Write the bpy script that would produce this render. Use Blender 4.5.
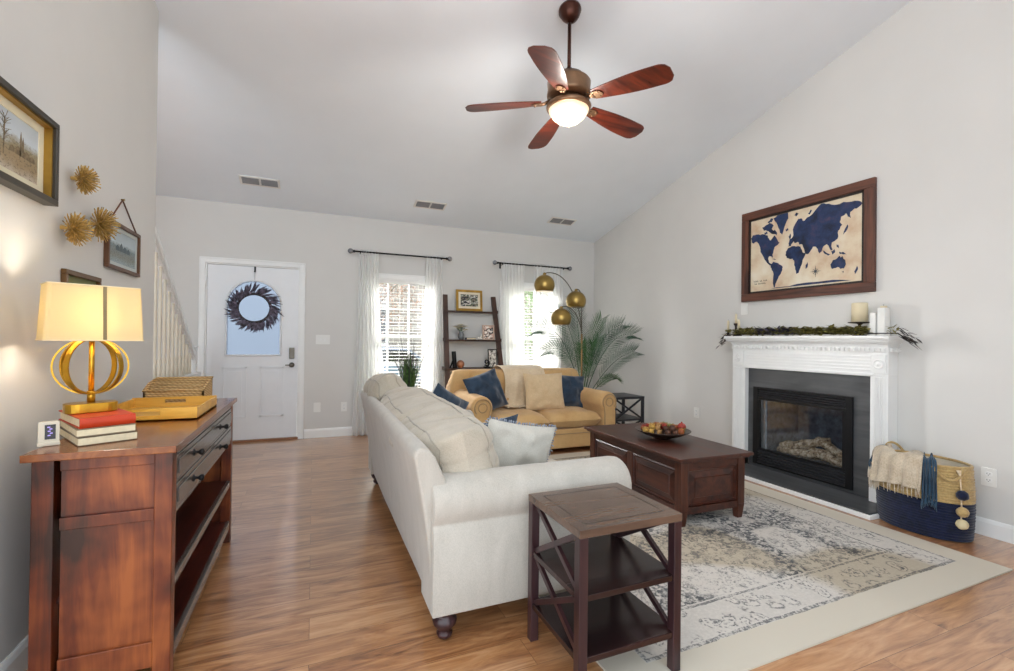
import bpy, math, random
from mathutils import Vector, Matrix, Euler, noise
PI = math.pi
rad = math.radians
S = bpy.context.scene
COL = S.collection
for o in list(bpy.data.objects):
    bpy.data.objects.remove(o)

# ------------------------------------------------------------------ camera
cam_d = bpy.data.cameras.new('camera')
cam = bpy.data.objects.new('camera', cam_d)
COL.objects.link(cam)
ya, pt, ro = rad(22.704), rad(0.311), rad(-0.69)
Fh = Vector((math.sin(ya), math.cos(ya), 0)); Rh = Vector((math.cos(ya), -math.sin(ya), 0)); U0 = Vector((0, 0, 1))
Fv = Fh * math.cos(pt) + U0 * math.sin(pt); Uv = -Fh * math.sin(pt) + U0 * math.cos(pt)
R2 = Rh * math.cos(ro) - Uv * math.sin(ro); U2 = Rh * math.sin(ro) + Uv * math.cos(ro)
mw = Matrix((R2, U2, -Fv)).transposed().to_4x4()
mw.translation = Vector((0, 0, 1.21))
cam.matrix_world = mw
cam_d.sensor_width = 36
cam_d.lens = 462.86 / 1014 * 36
cam_d.shift_y = 1.7 / 1014
cam_d.clip_start = 0.05
S.camera = cam
# ------------------------------------------------------------------ world, exposure
W = bpy.data.worlds.new('sky'); S.world = W
W.use_nodes = True
bg = W.node_tree.nodes['Background']
bg.inputs['Color'].default_value = (0.84, 0.925, 1.0, 1)
bg.inputs['Strength'].default_value = 1.62
S.view_settings.view_transform = 'Standard'
S.view_settings.look = 'None'
S.view_settings.gamma = 1
S.view_settings.use_curve_mapping = False
S.view_settings.exposure = 0.85
sun_d = bpy.data.lights.new('daylight_sun', 'SUN'); sun_d.energy = 42.; sun_d.angle = rad(50); sun_d.color = (1, .985, .96)
sun = bpy.data.objects.new('daylight_sun', sun_d); COL.objects.link(sun); sun.location = (0, 12, 8)
sun.rotation_euler = Vector((.40, -1, -.30)).to_track_quat('-Z', 'Y').to_euler()

# ------------------------------------------------------------------ colour and materials
def lin(h, k=1.0):
    h = h.lstrip('#')
    r = []
    for i in (0, 2, 4):
        c = int(h[i:i + 2], 16) / 255
        r.append((c / 12.92 if c <= 0.04045 else ((c + 0.055) / 1.055) ** 2.4) * k)
    return (*r, 1)

class NT:
    def __init__(s, name):
        s.m = bpy.data.materials.new(name); s.m.use_nodes = True
        s.t = s.m.node_tree; s.N = s.t.nodes; s.L = s.t.links
        s.b = s.N['Principled BSDF']; s.out = s.N['Material Output']
    def n(s, typ, ins=None, **kw):
        nd = s.N.new('ShaderNode' + typ)
        for k, v in kw.items(): setattr(nd, k, v)
        for k, v in (ins or {}).items():
            if isinstance(v, bpy.types.NodeSocket): s.L.new(v, nd.inputs[k])
            else: nd.inputs[k].default_value = v
        return nd
    def set(s, **kw):
        for k, v in kw.items():
            k = k.replace('_', ' ')
            if isinstance(v, bpy.types.NodeSocket): s.L.new(v, s.b.inputs[k])
            else: s.b.inputs[k].default_value = v
    def coords(s, scale=(1, 1, 1), rot=(0, 0, 0), loc=(0, 0, 0), kind='Object'):
        tc = s.n('TexCoord')
        return s.n('Mapping', {'Vector': tc.outputs[kind], 'Scale': scale, 'Rotation': rot, 'Location': loc}).outputs[0]
    def ramp(s, fac, stops, interp='LINEAR'):
        r = s.n('ValToRGB', {'Fac': fac}); cr = r.color_ramp; cr.interpolation = interp
        while len(cr.elements) < len(stops): cr.elements.new(0.5)
        for e, (p, c) in zip(cr.elements, stops): e.position = p; e.color = c
        return r.outputs[0]
    def noise(s, vec, scale, detail=3, rough=.5, dist=0.):
        return s.n('TexNoise', {'Vector': vec, 'Scale': scale, 'Detail': detail, 'Roughness': rough, 'Distortion': dist}).outputs[0]
    def math(s, op, a, b=0., c=0.):
        nd = s.n('Math', {0: a, 1: b}, operation=op)
        if isinstance(c, bpy.types.NodeSocket): s.L.new(c, nd.inputs[2])
        else: nd.inputs[2].default_value = c
        return nd.outputs[0]
    def mix(s, f, a, b, blend='MIX'):
        nd = s.n('Mix', data_type='RGBA', blend_type=blend)
        for i, v in ((0, f), (6, a), (7, b)):
            if isinstance(v, bpy.types.NodeSocket): s.L.new(v, nd.inputs[i])
            else: nd.inputs[i].default_value = v
        return nd.outputs[2]
    def bump(s, h, strength=.3, dist=.002):
        b = s.n('Bump', {'Height': h, 'Strength': strength, 'Distance': dist})
        s.L.new(b.outputs[0], s.b.inputs['Normal'])

def plain(name, c, rough=.5, metal=0., var=.06, nscale=8, bump=0., spec=.5, sheen=0.):
    m = NT(name); v = m.coords()
    n = m.noise(v, nscale, 4)
    c = lin(c) if isinstance(c, str) else c
    dk = tuple(x * (1 - var * 2) for x in c[:3]) + (1,); lt = tuple(min(1, x * (1 + var)) for x in c[:3]) + (1,)
    m.set(Base_Color=m.ramp(n, [(.3, dk), (.7, lt)]), Roughness=rough, Metallic=metal)
    m.b.inputs['Specular IOR Level'].default_value = spec
    if sheen: m.b.inputs['Sheen Weight'].default_value = sheen
    if bump: m.bump(m.noise(v, nscale * 12, 3), bump, .001)
    return m.m

def wood(name, c1, c2, axis='x', rough=.35, fine=1., spec=.5, c3=None, blotch=.5, bump=.15, coat=0.):
    m = NT(name)
    sc = {'x': (1.2, 14, 14), 'y': (14, 1.2, 14), 'z': (14, 14, 1.2)}[axis]
    v = m.coords(tuple(a * fine for a in sc))
    n = m.noise(v, 1.5, 5, .6, .6)
    big = m.noise(m.coords(), 4, 3)
    f = m.math('ADD', m.math('MULTIPLY', n, 1 - blotch * .5), m.math('MULTIPLY', big, blotch * .5))
    stops = [(.38, lin(c1)), (.62, lin(c2))]
    if c3: stops = [(.39, lin(c1)), (.5, lin(c2)), (.63, lin(c3))]
    m.set(Base_Color=m.ramp(f, stops), Roughness=m.math('MULTIPLY_ADD', n, .15, rough - .07))
    m.b.inputs['Specular IOR Level'].default_value = spec
    m.b.inputs['Coat Weight'].default_value = coat
    m.b.inputs['Coat Roughness'].default_value = .15
    m.bump(n, bump, .002)
    return m.m

def fabric(name, c1, c2, nscale=5, weave=260, rough=.9, bump=.35, sheen=.3, streak=None):
    m = NT(name); v = m.coords()
    n = m.noise(v, nscale, 5, .6)
    if streak: n = m.noise(m.coords(streak), nscale, 5, .6, .5)
    w = m.noise(m.coords((1, 1, 1)), weave, 2)
    base = m.mix(.25, m.ramp(n, [(.35, lin(c1)), (.65, lin(c2))]), m.ramp(w, [(.35, lin(c1, .6)), (.6, lin(c2, 1.1))]))
    m.set(Base_Color=base, Roughness=rough)
    m.b.inputs['Specular IOR Level'].default_value = .25
    m.b.inputs['Sheen Weight'].default_value = sheen
    m.bump(m.math('ADD', w, m.math('MULTIPLY', n, 2.)), bump, .0015)
    return m.m

def emit(name, c, strength, base=None):
    m = NT(name)
    c = lin(c)
    m.set(Base_Color=c, Emission_Color=c, Emission_Strength=strength, Roughness=.4)
    return m.m

def sheer(name, c, transp=.2):
    m = NT(name)
    tr = m.n('BsdfTranslucent', {'Color': lin(c)}); df = m.n('BsdfDiffuse', {'Color': lin(c)})
    tp = m.n('BsdfTransparent', {'Color': (1, 1, 1, 1)})
    a = m.n('MixShader', {0: .6, 1: df.outputs[0], 2: tr.outputs[0]})
    b = m.n('MixShader', {0: transp, 1: a.outputs[0], 2: tp.outputs[0]})
    m.L.new(b.outputs[0], m.out.inputs[0])
    return m.m

def glass(name, tint=(1, 1, 1, 1), refl=.08, rough=.02, frost=0.):
    m = NT(name)
    tp = m.n('BsdfTransparent', {'Color': tint}); gl = m.n('BsdfGlossy', {'Color': (1, 1, 1, 1), 'Roughness': rough})
    fr = m.n('LayerWeight', {'Blend': .35})
    f = m.math('MULTIPLY_ADD', fr.outputs['Fresnel'], .6, refl)
    a = m.n('MixShader', {0: f, 1: tp.outputs[0], 2: gl.outputs[0]})
    if frost:
        tl = m.n('BsdfTranslucent', {'Color': tint})
        a = m.n('MixShader', {0: frost, 1: a.outputs[0], 2: tl.outputs[0]})
    m.L.new(a.outputs[0], m.out.inputs[0])
    return m.m

def floor_mat():
    m = NT('floor_planks')
    v = m.coords()
    br = m.n('TexBrick', {'Vector': v, 'Color1': (0, 0, 0, 1), 'Color2': (1, 1, 1, 1), 'Mortar': (0, 0, 0, 1), 'Scale': 1., 'Mortar Size': .0012,
                          'Mortar Smooth': .1, 'Bias': 0., 'Brick Width': 1.25, 'Row Height': .155}, offset=.37, offset_frequency=2)
    pv = m.n('SeparateColor', {0: br.outputs[0]}).outputs[0]
    cx = m.n('CombineXYZ', {0: m.math('MULTIPLY', pv, 7.), 1: m.math('MULTIPLY', pv, 3.7), 2: m.math('MULTIPLY', pv, 9.)})
    va = m.n('VectorMath', {0: v, 1: cx.outputs[0]}, operation='ADD').outputs[0]
    vm = m.n('Mapping', {'Vector': va, 'Scale': (1.6, 11, 1)}).outputs[0]
    g = m.noise(vm, 1.6, 6, .62, 1.4)
    fine = m.noise(m.n('Mapping', {'Vector': va, 'Scale': (6, 120, 1)}).outputs[0], 1., 3)
    f = m.math('ADD', m.math('MULTIPLY', g, .8), m.math('ADD', m.math('MULTIPLY', fine, .14), m.math('MULTIPLY', pv, .12)))
    c = m.ramp(f, [(.33, lin('#74482a')), (.45, lin('#a06c44')), (.56, lin('#b98456')), (.7, lin('#cc9c70'))])
    c = m.mix(m.math('MULTIPLY', br.outputs['Fac'], .55), c, lin('#3c2616'))
    m.set(Base_Color=c, Roughness=m.math('MULTIPLY_ADD', g, .12, .24))
    m.b.inputs['Specular IOR Level'].default_value = .6; m.b.inputs['Coat Weight'].default_value = 1.; m.b.inputs['Coat Roughness'].default_value = .2; m.b.inputs['Coat IOR'].default_value = 1.6
    m.bump(m.math('SUBTRACT', m.math('MULTIPLY', fine, .3), m.math('MULTIPLY', br.outputs['Fac'], 1.)), .25, .001)
    return m.m

def rug_mat(x0, x1, y0, y1):
    # coordinates in metres, origin at rug's corner
    m = NT('distressed_rug')
    tc = m.n('TexCoord').outputs['Object']
    xyz = m.n('SeparateXYZ', {0: tc}); X, Y = xyz.outputs[0], xyz.outputs[1]
    w, h = x1 - x0, y1 - y0
    def inv(a): return m.math('SUBTRACT', 1., a)
    # distance to the edge
    dx = m.math('MINIMUM', X, m.math('SUBTRACT', w, X)); dy = m.math('MINIMUM', Y, m.math('SUBTRACT', h, Y))
    d = m.math('MINIMUM', dx, dy)
    wob = m.noise(tc, 14, 3); d2 = m.math('ADD', d, m.math('MULTIPLY_ADD', wob, .02, -.01))
    def band(a, b): return m.math('MULTIPLY', m.math('GREATER_THAN', d2, a), m.math('LESS_THAN', d2, b))
    # worn patches
    wear = m.noise(tc, 1.7, 4, .6)
    speck = m.noise(tc, 75, 3, .75)
    mask = m.ramp(m.math('ADD', m.math('MULTIPLY', wear, .55), m.math('MULTIPLY', speck, .45)), [(.43, (0, 0, 0, 1)), (.52, (1, 1, 1, 1))])
    wv_ = m.n('TexNoise', {'Vector': tc, 'Scale': 7., 'Detail': 4., 'Roughness': .6}).outputs[1]
    dv = m.n('VectorMath', {0: tc, 1: m.n('VectorMath', {0: wv_, 1: (.16, .16, 0)}, operation='MULTIPLY').outputs[0]}, operation='ADD').outputs[0]
    vo = m.n('TexVoronoi', {'Vector': dv, 'Scale': 17.}, feature='F1').outputs[0]
    ring = m.ramp(vo, [(.08, (1, 1, 1, 1)), (.2, (.2, .2, .2, 1)), (.26, (0, 0, 0, 1)), (.34, (.9, .9, .9, 1)), (.42, (0, 0, 0, 1))])
    blot = m.ramp(m.noise(tc, 24, 5, .7, 1.2), [(.50, (0, 0, 0, 1)), (.57, (1, 1, 1, 1))])
    vo2 = m.n('TexVoronoi', {'Vector': dv, 'Scale': 1.6}, feature='DISTANCE_TO_EDGE').outputs[0]
    scroll = m.math('MULTIPLY', m.ramp(vo2, [(.05, (1, 1, 1, 1)), (.11, (0, 0, 0, 1))]), m.ramp(m.noise(tc, 38, 4, .7), [(.46, (0, 0, 0, 1)), (.54, (1, 1, 1, 1))]))
    mot = m.math('MAXIMUM', m.math('MULTIPLY', m.math('MAXIMUM', m.math('MULTIPLY', ring, .9), m.math('MULTIPLY', blot, .8)), mask), scroll)
    field = m.math('MULTIPLY', mot, m.math('GREATER_THAN', d2, .40))
    ch = m.n('TexVoronoi', {'Vector': dv, 'Scale': 12.}, feature='F1').outputs[0]
    bm_ = m.ramp(ch, [(.12, (1, 1, 1, 1)), (.22, (0, 0, 0, 1)), (.30, (0, 0, 0, 1)), (.37, (1, 1, 1, 1)), (.48, (.1, .1, .1, 1))])
    mask2 = m.ramp(m.math('ADD', m.math('MULTIPLY', wear, .3), m.math('MULTIPLY', speck, .7)), [(.44, (0, 0, 0, 1)), (.53, (1, 1, 1, 1))])
    border = m.math('MULTIPLY', m.math('MULTIPLY', bm_, mask2), band(.19, .37))
    lines = m.math('MULTIPLY', m.math('MAXIMUM', band(.165, .185), band(.375, .392)), m.math('MULTIPLY_ADD', mask2, .75, .1))
    pat = m.math('MINIMUM', m.math('MAXIMUM', field, m.math('MAXIMUM', border, lines)), 1.)
    patch = m.noise(tc, .9, 1, .4)
    ground = m.mix(m.ramp(patch, [(.49, (0, 0, 0, 1)), (.53, (1, 1, 1, 1))]), lin('#d6d1ca'), lin('#bdb19d'))
    ground = m.mix(m.math('MULTIPLY', m.noise(tc, 45, 4, .7), .35), ground, lin('#a59d92'))
    ground = m.mix(m.math('LESS_THAN', d, .165), ground, lin('#cbc3b4'))
    c = m.mix(m.math('MULTIPLY', pat, .9), ground, m.mix(m.noise(tc, 6, 3), lin('#23272e'), lin('#5c6066')))
    m.set(Base_Color=c, Roughness=.95)
    m.b.inputs['Specular IOR Level'].default_value = .1
    m.bump(m.noise(tc, 400, 2), .4, .002)
    return m.m

M = {}
M['wall'] = plain('wall_paint', '#d8d6d2', .85, var=.01, nscale=3, spec=.2)
M['ceil'] = plain('ceiling_paint', '#ecf2f8', .9, var=.008, nscale=3, spec=.15)
M['trim'] = plain('white_trim_paint', '#eeeeec', .4, var=.01)
M['door'] = plain('white_door_paint', '#e9eaec', .38, var=.01)
M['floor'] = floor_mat()
M['cherry'] = wood('cherry_side_wood', '#260d06', '#63290f', 'z', .34, .8, c3='#9a5428', blotch=1.2)
M['cherry_y'] = wood('cherry_top_wood', '#6b391a', '#915628', 'y', .2, 1., blotch=.6, bump=.05)
M['console_front'] = wood('console_front_sheen', '#4c4440', '#5c5450', 'y', .24, 1., bump=.03, coat=.3)  # grey window reflection put into the colour of the dark brown wood
M['dark_shelf'] = wood('dark_shelf_wood', '#2c1210', '#54241a', 'y', .3)
M['coffee'] = wood('mahogany_wood', '#2a130e', '#522a1c', 'y', .38, .8, coat=.04)
M['coffee_z'] = wood('mahogany_wood_upright', '#32170f', '#5e3220', 'z', .38, .8, coat=.04)
M['espresso'] = wood('espresso_wood', '#24151a', '#3e2628', 'z', .3, 1., coat=.1)
M['espresso_top'] = wood('espresso_top_sheen', '#4c3a30', '#6a5344', 'x', .24, .8, coat=.2)  # reflected sheen on the top painted in as a lighter, greyer tone
M['espresso_x'] = wood('espresso_shelf_wood', '#1c1012', '#36201e', 'x', .25, .8, coat=.1)
M['black_wood'] = wood('black_table_wood', '#17181d', '#262830', 'z', .35)
M['ladder'] = wood('walnut_ladder_wood', '#2e1c16', '#4e3226', 'z', .45)
M['mapframe'] = wood('map_frame_wood', '#3c2018', '#6e4230', 'y', .45)
M['mapframe_z'] = wood('map_frame_wood_upright', '#3c2018', '#6e4230', 'z', .45)
M['blade'] = wood('fan_blade_wood', '#3a1610', '#6e2c18', 'x', .3, .8)
M['blade_dark'] = wood('fan_blade_dark_wood', '#282a2e', '#44474c', 'x', .4, .8)
M['bronze'] = plain('oil_rubbed_bronze', '#4a2a20', .3, .75, var=.2)
M['bronze_lt'] = plain('brushed_bronze', '#8a6a50', .32, .8, var=.15)
M['linen'] = fabric('cream_linen_fabric', '#b1aba1', '#beb8ae', 4, 320, streak=(3, 3, 1))
M['linen_c'] = fabric('cream_cushion_fabric', '#b0a695', '#c2b8a8', 5, 300)
M['pillow_w'] = fabric('ivory_pillow_fabric', '#b4b0a6', '#c6c2b8', 5, 300)
M['tassel'] = fabric('grey_blue_tassel', '#5f6f86', '#aab0b8', 60, 300)
M['tan'] = fabric('tan_microfibre', '#c49a64', '#d9b27c', 4, 300, sheen=.2)
M['tan_piping'] = fabric('tan_piping', '#a5835a', '#b8976b', 4, 300)
M['cream_throw'] = fabric('cream_throw_fabric', '#d8bf9c', '#e6d2b4', 6, 120)
M['tan_pillow'] = fabric('tan_pillow_fabric', '#cfb28a', '#dec49e', 8, 150)
M['navy'] = fabric('navy_velvet', '#0e1c2e', '#274058', 9, 200, rough=.6, sheen=.6)
M['gold'] = plain('brushed_gold', '#c99a33', .28, .9, var=.12, nscale=20)
M['brass'] = plain('antique_brass', '#a58a4e', .3, .85, var=.1)
M['straw'] = plain('straw_gold', '#c4a058', .45, .35, var=.3, nscale=60)
M['gold_frame'] = plain('gold_leaf', '#b08a3c', .4, .7, var=.2)
M['black_metal'] = plain('black_metal', '#1b1b1d', .4, .5)
M['nickel'] = plain('brushed_nickel', '#6b655c', .3, .9)
M['slate'] = wood('grey_slate', '#3d3e40', '#5a5b5d', 'y', .45, .5, bump=.4)
M['firebrick'] = plain('firebox_brick_reflection', '#6c727a', .8, var=.3, nscale=20)  # blue reflection of the glass front put into the brick colour
M['white'] = plain('white_plastic', '#e9e8e4', .4, var=.01)
M['candle'] = plain('ivory_wax', '#ded0ae', .5, var=.02)
M['leaf'] = plain('palm_leaf', '#3c6a35', .5, var=.3, nscale=6)
M['leaf_backlit'] = plain('palm_leaf_backlit', '#4e6b58', .45, var=.3, nscale=6)  # backlight painted into these fronds as a lighter grey-green
M['grass'] = plain('grass_blade', '#46682f', .5, var=.35, nscale=30)
M['sprig'] = plain('dried_sprig', '#4d4a46', .7, var=.3, nscale=30)
M['olive'] = plain('olive_leaf', '#948b48', .55, var=.4, nscale=40)
M['dark_leaf'] = plain('dark_leaf', '#2c1d18', .5, var=.3, nscale=40)
M['wreath'] = plain('purple_grey_leaf', '#5c5464', .7, var=.5, nscale=30)
M['curtain'] = sheer('sheer_white_curtain', '#fbfbfa', .25)
M['glass'] = glass('window_glass', refl=.03)
M['frost'] = glass('textured_door_glass', tint=(.17, .19, .22, 1), refl=.04, rough=.25, frost=.85)
M['fireglass'] = glass('fireplace_glass', tint=(.92, .94, .97, 1), refl=.03, rough=.06)
M['paper'] = plain('book_pages', '#e2d5b4', .8, var=.06, nscale=60)
M['leather'] = plain('brown_leather', '#6a3a1e', .5)

# ------------------------------------------------------------------ mesh builder
class MB:
    def __init__(s, mat=None): s.v = []; s.f = []; s.sm = []; s.M = mat or Matrix()
    def add(s, vs, fs, smooth=False, X=None):
        k = len(s.v); T = s.M @ X if X is not None else s.M
        s.v += [T @ Vector(p) for p in vs]
        s.f += [tuple(i + k for i in f) for f in fs]; s.sm += [smooth] * len(fs)
        return s
    def box(s, x0, x1, y0, y1, z0, z1, X=None):
        return s.add([(x0, y0, z0), (x1, y0, z0), (x1, y1, z0), (x0, y1, z0), (x0, y0, z1), (x1, y0, z1), (x1, y1, z1), (x0, y1, z1)],
                     [(0, 3, 2, 1), (4, 5, 6, 7), (0, 1, 5, 4), (1, 2, 6, 5), (2, 3, 7, 6), (3, 0, 4, 7)], X=X)
    def cbox(s, c, sx, sy, sz, rot=(0, 0, 0)):
        return s.box(-sx / 2, sx / 2, -sy / 2, sy / 2, -sz / 2, sz / 2, X=Matrix.Translation(c) @ Euler(rot).to_matrix().to_4x4())
    def taper(s, r0, z0, r1, z1):   # r=(x0,x1,y0,y1) at two heights
        a, b = r0, r1
        return s.add([(a[0], a[2], z0), (a[1], a[2], z0), (a[1], a[3], z0), (a[0], a[3], z0), (b[0], b[2], z1), (b[1], b[2], z1), (b[1], b[3], z1), (b[0], b[3], z1)],
                     [(0, 3, 2, 1), (4, 5, 6, 7), (0, 1, 5, 4), (1, 2, 6, 5), (2, 3, 7, 6), (3, 0, 4, 7)])
    def bar(s, p, q, w, h, up=(0, 0, 1)):
        p, q = Vector(p), Vector(q); d = (q - p); L = d.length; d.normalize()
        a = d.cross(Vector(up))
        if a.length < 1e-4: a = d.cross(Vector((1, 0, 0)))
        a.normalize(); b = a.cross(d)
        vs = []
        for t in (p, q):
            for i, j in ((-1, -1), (1, -1), (1, 1), (-1, 1)): vs.append(t + a * (i * w / 2) + b * (j * h / 2))
        return s.add(vs, [(0, 1, 2, 3), (7, 6, 5, 4), (0, 4, 5, 1), (1, 5, 6, 2), (2, 6, 7, 3), (3, 7, 4, 0)])
    def tube(s, pts, r, seg=10, caps=True, closed=False, flat=1.0):
        P = [Vector(p) for p in pts]; n = len(P)
        R = r if isinstance(r, (list, tuple)) else [r] * n
        up = None; vs = []
        for i in range(n):
            if closed: d = P[(i + 1) % n] - P[i - 1]
            else: d = P[min(i + 1, n - 1)] - P[max(i - 1, 0)]
            d.normalize()
            if up is None:
                up = Vector((0, 0, 1)) if abs(d.z) < .9 else Vector((1, 0, 0))
            a = d.cross(up)
            if a.length < 1e-5: a = d.orthogonal()
            a.normalize(); b = a.cross(d).normalized(); up = b
            for k in range(seg):
                t = 2 * PI * k / seg
                vs.append(P[i] + a * (R[i] * math.cos(t)) + b * (R[i] * flat * math.sin(t)))
        fs = []
        m = n if closed else n - 1
        for i in range(m):
            j = (i + 1) % n
            for k in range(seg):
                l = (k + 1) % seg
                fs.append((i * seg + k, i * seg + l, j * seg + l, j * seg + k))
        s.add(vs, fs, True)
        if caps and not closed:
            k0 = len(s.v) - n * seg
            s.f.append(tuple(k0 + k for k in range(seg))[::-1]); s.sm.append(False)
            s.f.append(tuple(k0 + (n - 1) * seg + k for k in range(seg))); s.sm.append(False)
        return s
    def lathe(s, prof, c=(0, 0, 0), seg=24, X=None, smooth=True, sx=1., sy=1.):
        vs = []; fs = []
        for r, z in prof:
            for k in range(seg):
                t = 2 * PI * k / seg
                vs.append((c[0] + r * math.cos(t) * sx, c[1] + r * math.sin(t) * sy, c[2] + z))
        for i in range(len(prof) - 1):
            for k in range(seg):
                l = (k + 1) % seg
                fs.append((i * seg + k, i * seg + l, (i + 1) * seg + l, (i + 1) * seg + k))
        k0 = len(s.v)
        s.add(vs, fs, smooth, X)
        if prof[0][0] > 1e-4: s.f.append(tuple(k0 + k for k in range(seg))[::-1]); s.sm.append(False)
        if prof[-1][0] > 1e-4: s.f.append(tuple(k0 + (len(prof) - 1) * seg + k for k in range(seg))); s.sm.append(False)
        return s
    def cyl(s, c, r, h, seg=24): return s.lathe([(r, 0), (r, h)], c, seg)
    def ball(s, c, r, seg=16, rings=10, sc=(1, 1, 1), X=None):
        pr = [(max(1e-5, math.sin(PI * i / rings)), -math.cos(PI * i / rings)) for i in range(rings + 1)]
        T = Matrix.Translation(c) @ (X or Matrix()) @ Matrix.Diagonal((r * sc[0], r * sc[1], r * sc[2], 1))
        return s.lathe(pr, (0, 0, 0), seg, X=T)
    def prism(s, poly, plane, a, b, smooth=False):
        n = len(poly)
        def P(u, v, w): return {'xz': (u, w, v), 'yz': (w, u, v), 'xy': (u, v, w)}[plane]
        vs = [P(u, v, a) for u, v in poly] + [P(u, v, b) for u, v in poly]
        s.add(vs, [(i, (i + 1) % n, n + (i + 1) % n, n + i) for i in range(n)], smooth)
        k = len(s.v) - 2 * n
        s.f.append(tuple(k + i for i in range(n))[::-1]); s.f.append(tuple(k + n + i for i in range(n))); s.sm += [False, False]
        return s
    def grid(s, fn, nu, nv, cu=False, cv=False, smooth=True, X=None):
        U = nu if cu else nu + 1; V = nv if cv else nv + 1
        vs = [fn(i / nu, j / nv) for i in range(U) for j in range(V)]
        fs = []
        for i in range(nu):
            for j in range(nv):
                fs.append((i * V + j, ((i + 1) % U) * V + j, ((i + 1) % U) * V + (j + 1) % V, i * V + (j + 1) % V))
        return s.add(vs, fs, smooth, X)
    def leaf(s, p, d, nrm, L, w, bend=0., segs=3):
        p = Vector(p); d = Vector(d).normalized(); nrm = Vector(nrm); a = d.cross(nrm)
        if a.length < 1e-4: a = d.orthogonal()
        a.normalize(); nrm = a.cross(d).normalized()
        vs = []; fs = []
        for i in range(segs + 1):
            t = i / segs; ww = w * .5 * max(.06, math.sin(PI * (.12 + .85 * t)))
            c = p + d * (L * t) - nrm * (bend * L * t * t)
            vs += [c - a * ww, c + nrm * (ww * .25), c + a * ww]
        for i in range(segs):
            k = i * 3
            fs += [(k, k + 1, k + 4, k + 3), (k + 1, k + 2, k + 5, k + 4)]
        return s.add(vs, fs, True)
    def mesh(s, name, mat, off=None):
        me = bpy.data.meshes.new(name)
        vs = [v - off for v in s.v] if off is not None else s.v
        me.from_pydata([tuple(v) for v in vs], [], s.f); me.validate(); me.update()
        if len(me.polygons) == len(s.sm): me.polygons.foreach_set('use_smooth', s.sm)
        if mat: me.materials.append(mat)
        return me

def fixn(me):
    import bmesh
    b = bmesh.new(); b.from_mesh(me); bmesh.ops.recalc_face_normals(b, faces=b.faces); b.to_mesh(me); b.free()

ORG = {}
def obj(name, mb, mat, parent=None, bev=0., label=None, sub=0, solid=0., kind=None, recalc=True):
    off = ORG.get(parent.name) if parent else None
    me = mb.mesh(name, M[mat] if isinstance(mat, str) else mat, off)
    if recalc: fixn(me)
    o = bpy.data.objects.new(name, me); COL.objects.link(o)
    if parent:
        o.parent = parent
        ORG[o.name] = off if off is not None else Vector((0, 0, 0))
    if solid:
        d = o.modifiers.new('thick', 'SOLIDIFY'); d.thickness = solid; d.offset = 0
    if bev:
        d = o.modifiers.new('bevel', 'BEVEL'); d.width = bev; d.segments = 2; d.limit_method = 'ANGLE'; d.angle_limit = rad(50)
    if sub:
        d = o.modifiers.new('smooth', 'SUBSURF'); d.levels = sub; d.render_levels = sub
    if label: o['label'] = label
    if kind: o['kind'] = kind
    return o
def thing(name, label, cat, loc=(0, 0, 0), rz=0, group=None, world=True):
    """Empty at the base; world=True: its parts are modelled in room coordinates"""
    o = bpy.data.objects.new(name, None); COL.objects.link(o); o.empty_display_size = .1
    o.location = loc; o.rotation_euler = (0, 0, rz)
    ORG[o.name] = Vector(loc) if world else Vector((0, 0, 0))
    o['label'] = label; o['category'] = cat
    if group: o['group'] = group
    return o
def single(name, mb, mat, label, cat, loc=(0, 0, 0), group=None, world=True, **kw):
    """a thing that is one mesh; origin at its base"""
    loc = Vector(loc)
    if world:
        for i in range(len(mb.v)): mb.v[i] = mb.v[i] - loc
    o = obj(name, mb, mat, None, **kw)
    o.location = loc; o['label'] = label; o['category'] = cat
    if group: o['group'] = group
    return o
def struct(name, mb, mat, parent=None, **kw):
    o = obj(name, mb, mat, parent, **kw)
    if not parent: o['kind'] = 'structure'
    return o
def copy_tree(o, parent=None):
    c = o.copy(); COL.objects.link(c)
    if parent: c.parent = parent
    for ch in list(o.children): copy_tree(ch, c)
    return c
def XF(c, rx=0, ry=0, rz=0): return Matrix.Translation(c) @ Matrix.Rotation(rz, 4, 'Z') @ Matrix.Rotation(ry, 4, 'Y') @ Matrix.Rotation(rx, 4, 'X')

def cushion(mb, w, h, t, X, res=22, ex=2.6, wr=.004, seed=0, crease=None, pinch=.06, pipe=None, lump=None):
    """closed pillow, local x width, z height, y thickness; with wrinkles"""
    def side(sg):
        def fn(a, b):
            u = 2 * a - 1; v = 2 * b - 1
            e = (1 - abs(u) ** ex) * (1 - abs(v) ** ex); e = max(e, 0) ** .42
            x = u * w / 2 * (1 - pinch * (1 - abs(v)) ** 1.0 * 0 - pinch * (v * v - 1) * -1 * .6)
            z = v * h / 2 * (1 - pinch * (1 - u * u) * .6)
            n = noise.noise(Vector((u * 2.2 + seed, v * 2.2, sg * 3 + seed)))
            n2 = noise.noise(Vector((u * 6 + seed, v * 5 - seed, sg * 5)))
            y = sg * (t / 2 * e)
            y += (n * wr * 4 + n2 * wr * 1.5) * min(1, e * 1.6)
            if crease: y += crease(u, v, sg) * min(1, e * 1.6)
            if lump: q = lump(u, math.atan2(z * 2 / h, y * 2 / t)); y *= q; z *= q
            return (x, y, z)
        return fn
    mb.grid(side(1), res, res, X=X); mb.grid(side(-1), res, res, X=X)
    if pipe:
        for sg in (1, -1):
            pts = []
            for u, v in rrect(2 * pipe[0], 2 * pipe[1], .22, 4):
                pts.append((u, v))
            full = []
            for i in range(len(pts)):
                a, b = Vector(pts[i]), Vector(pts[(i + 1) % len(pts)])
                k = max(1, int((b - a).length / .08))
                for j in range(k): full.append(a.lerp(b, j / k))
            f = side(sg)
            pipe[2].tube([X @ Vector(f((p.x + 1) / 2, (p.y + 1) / 2)) for p in full], .0048, 6, closed=True)
    return mb

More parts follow.
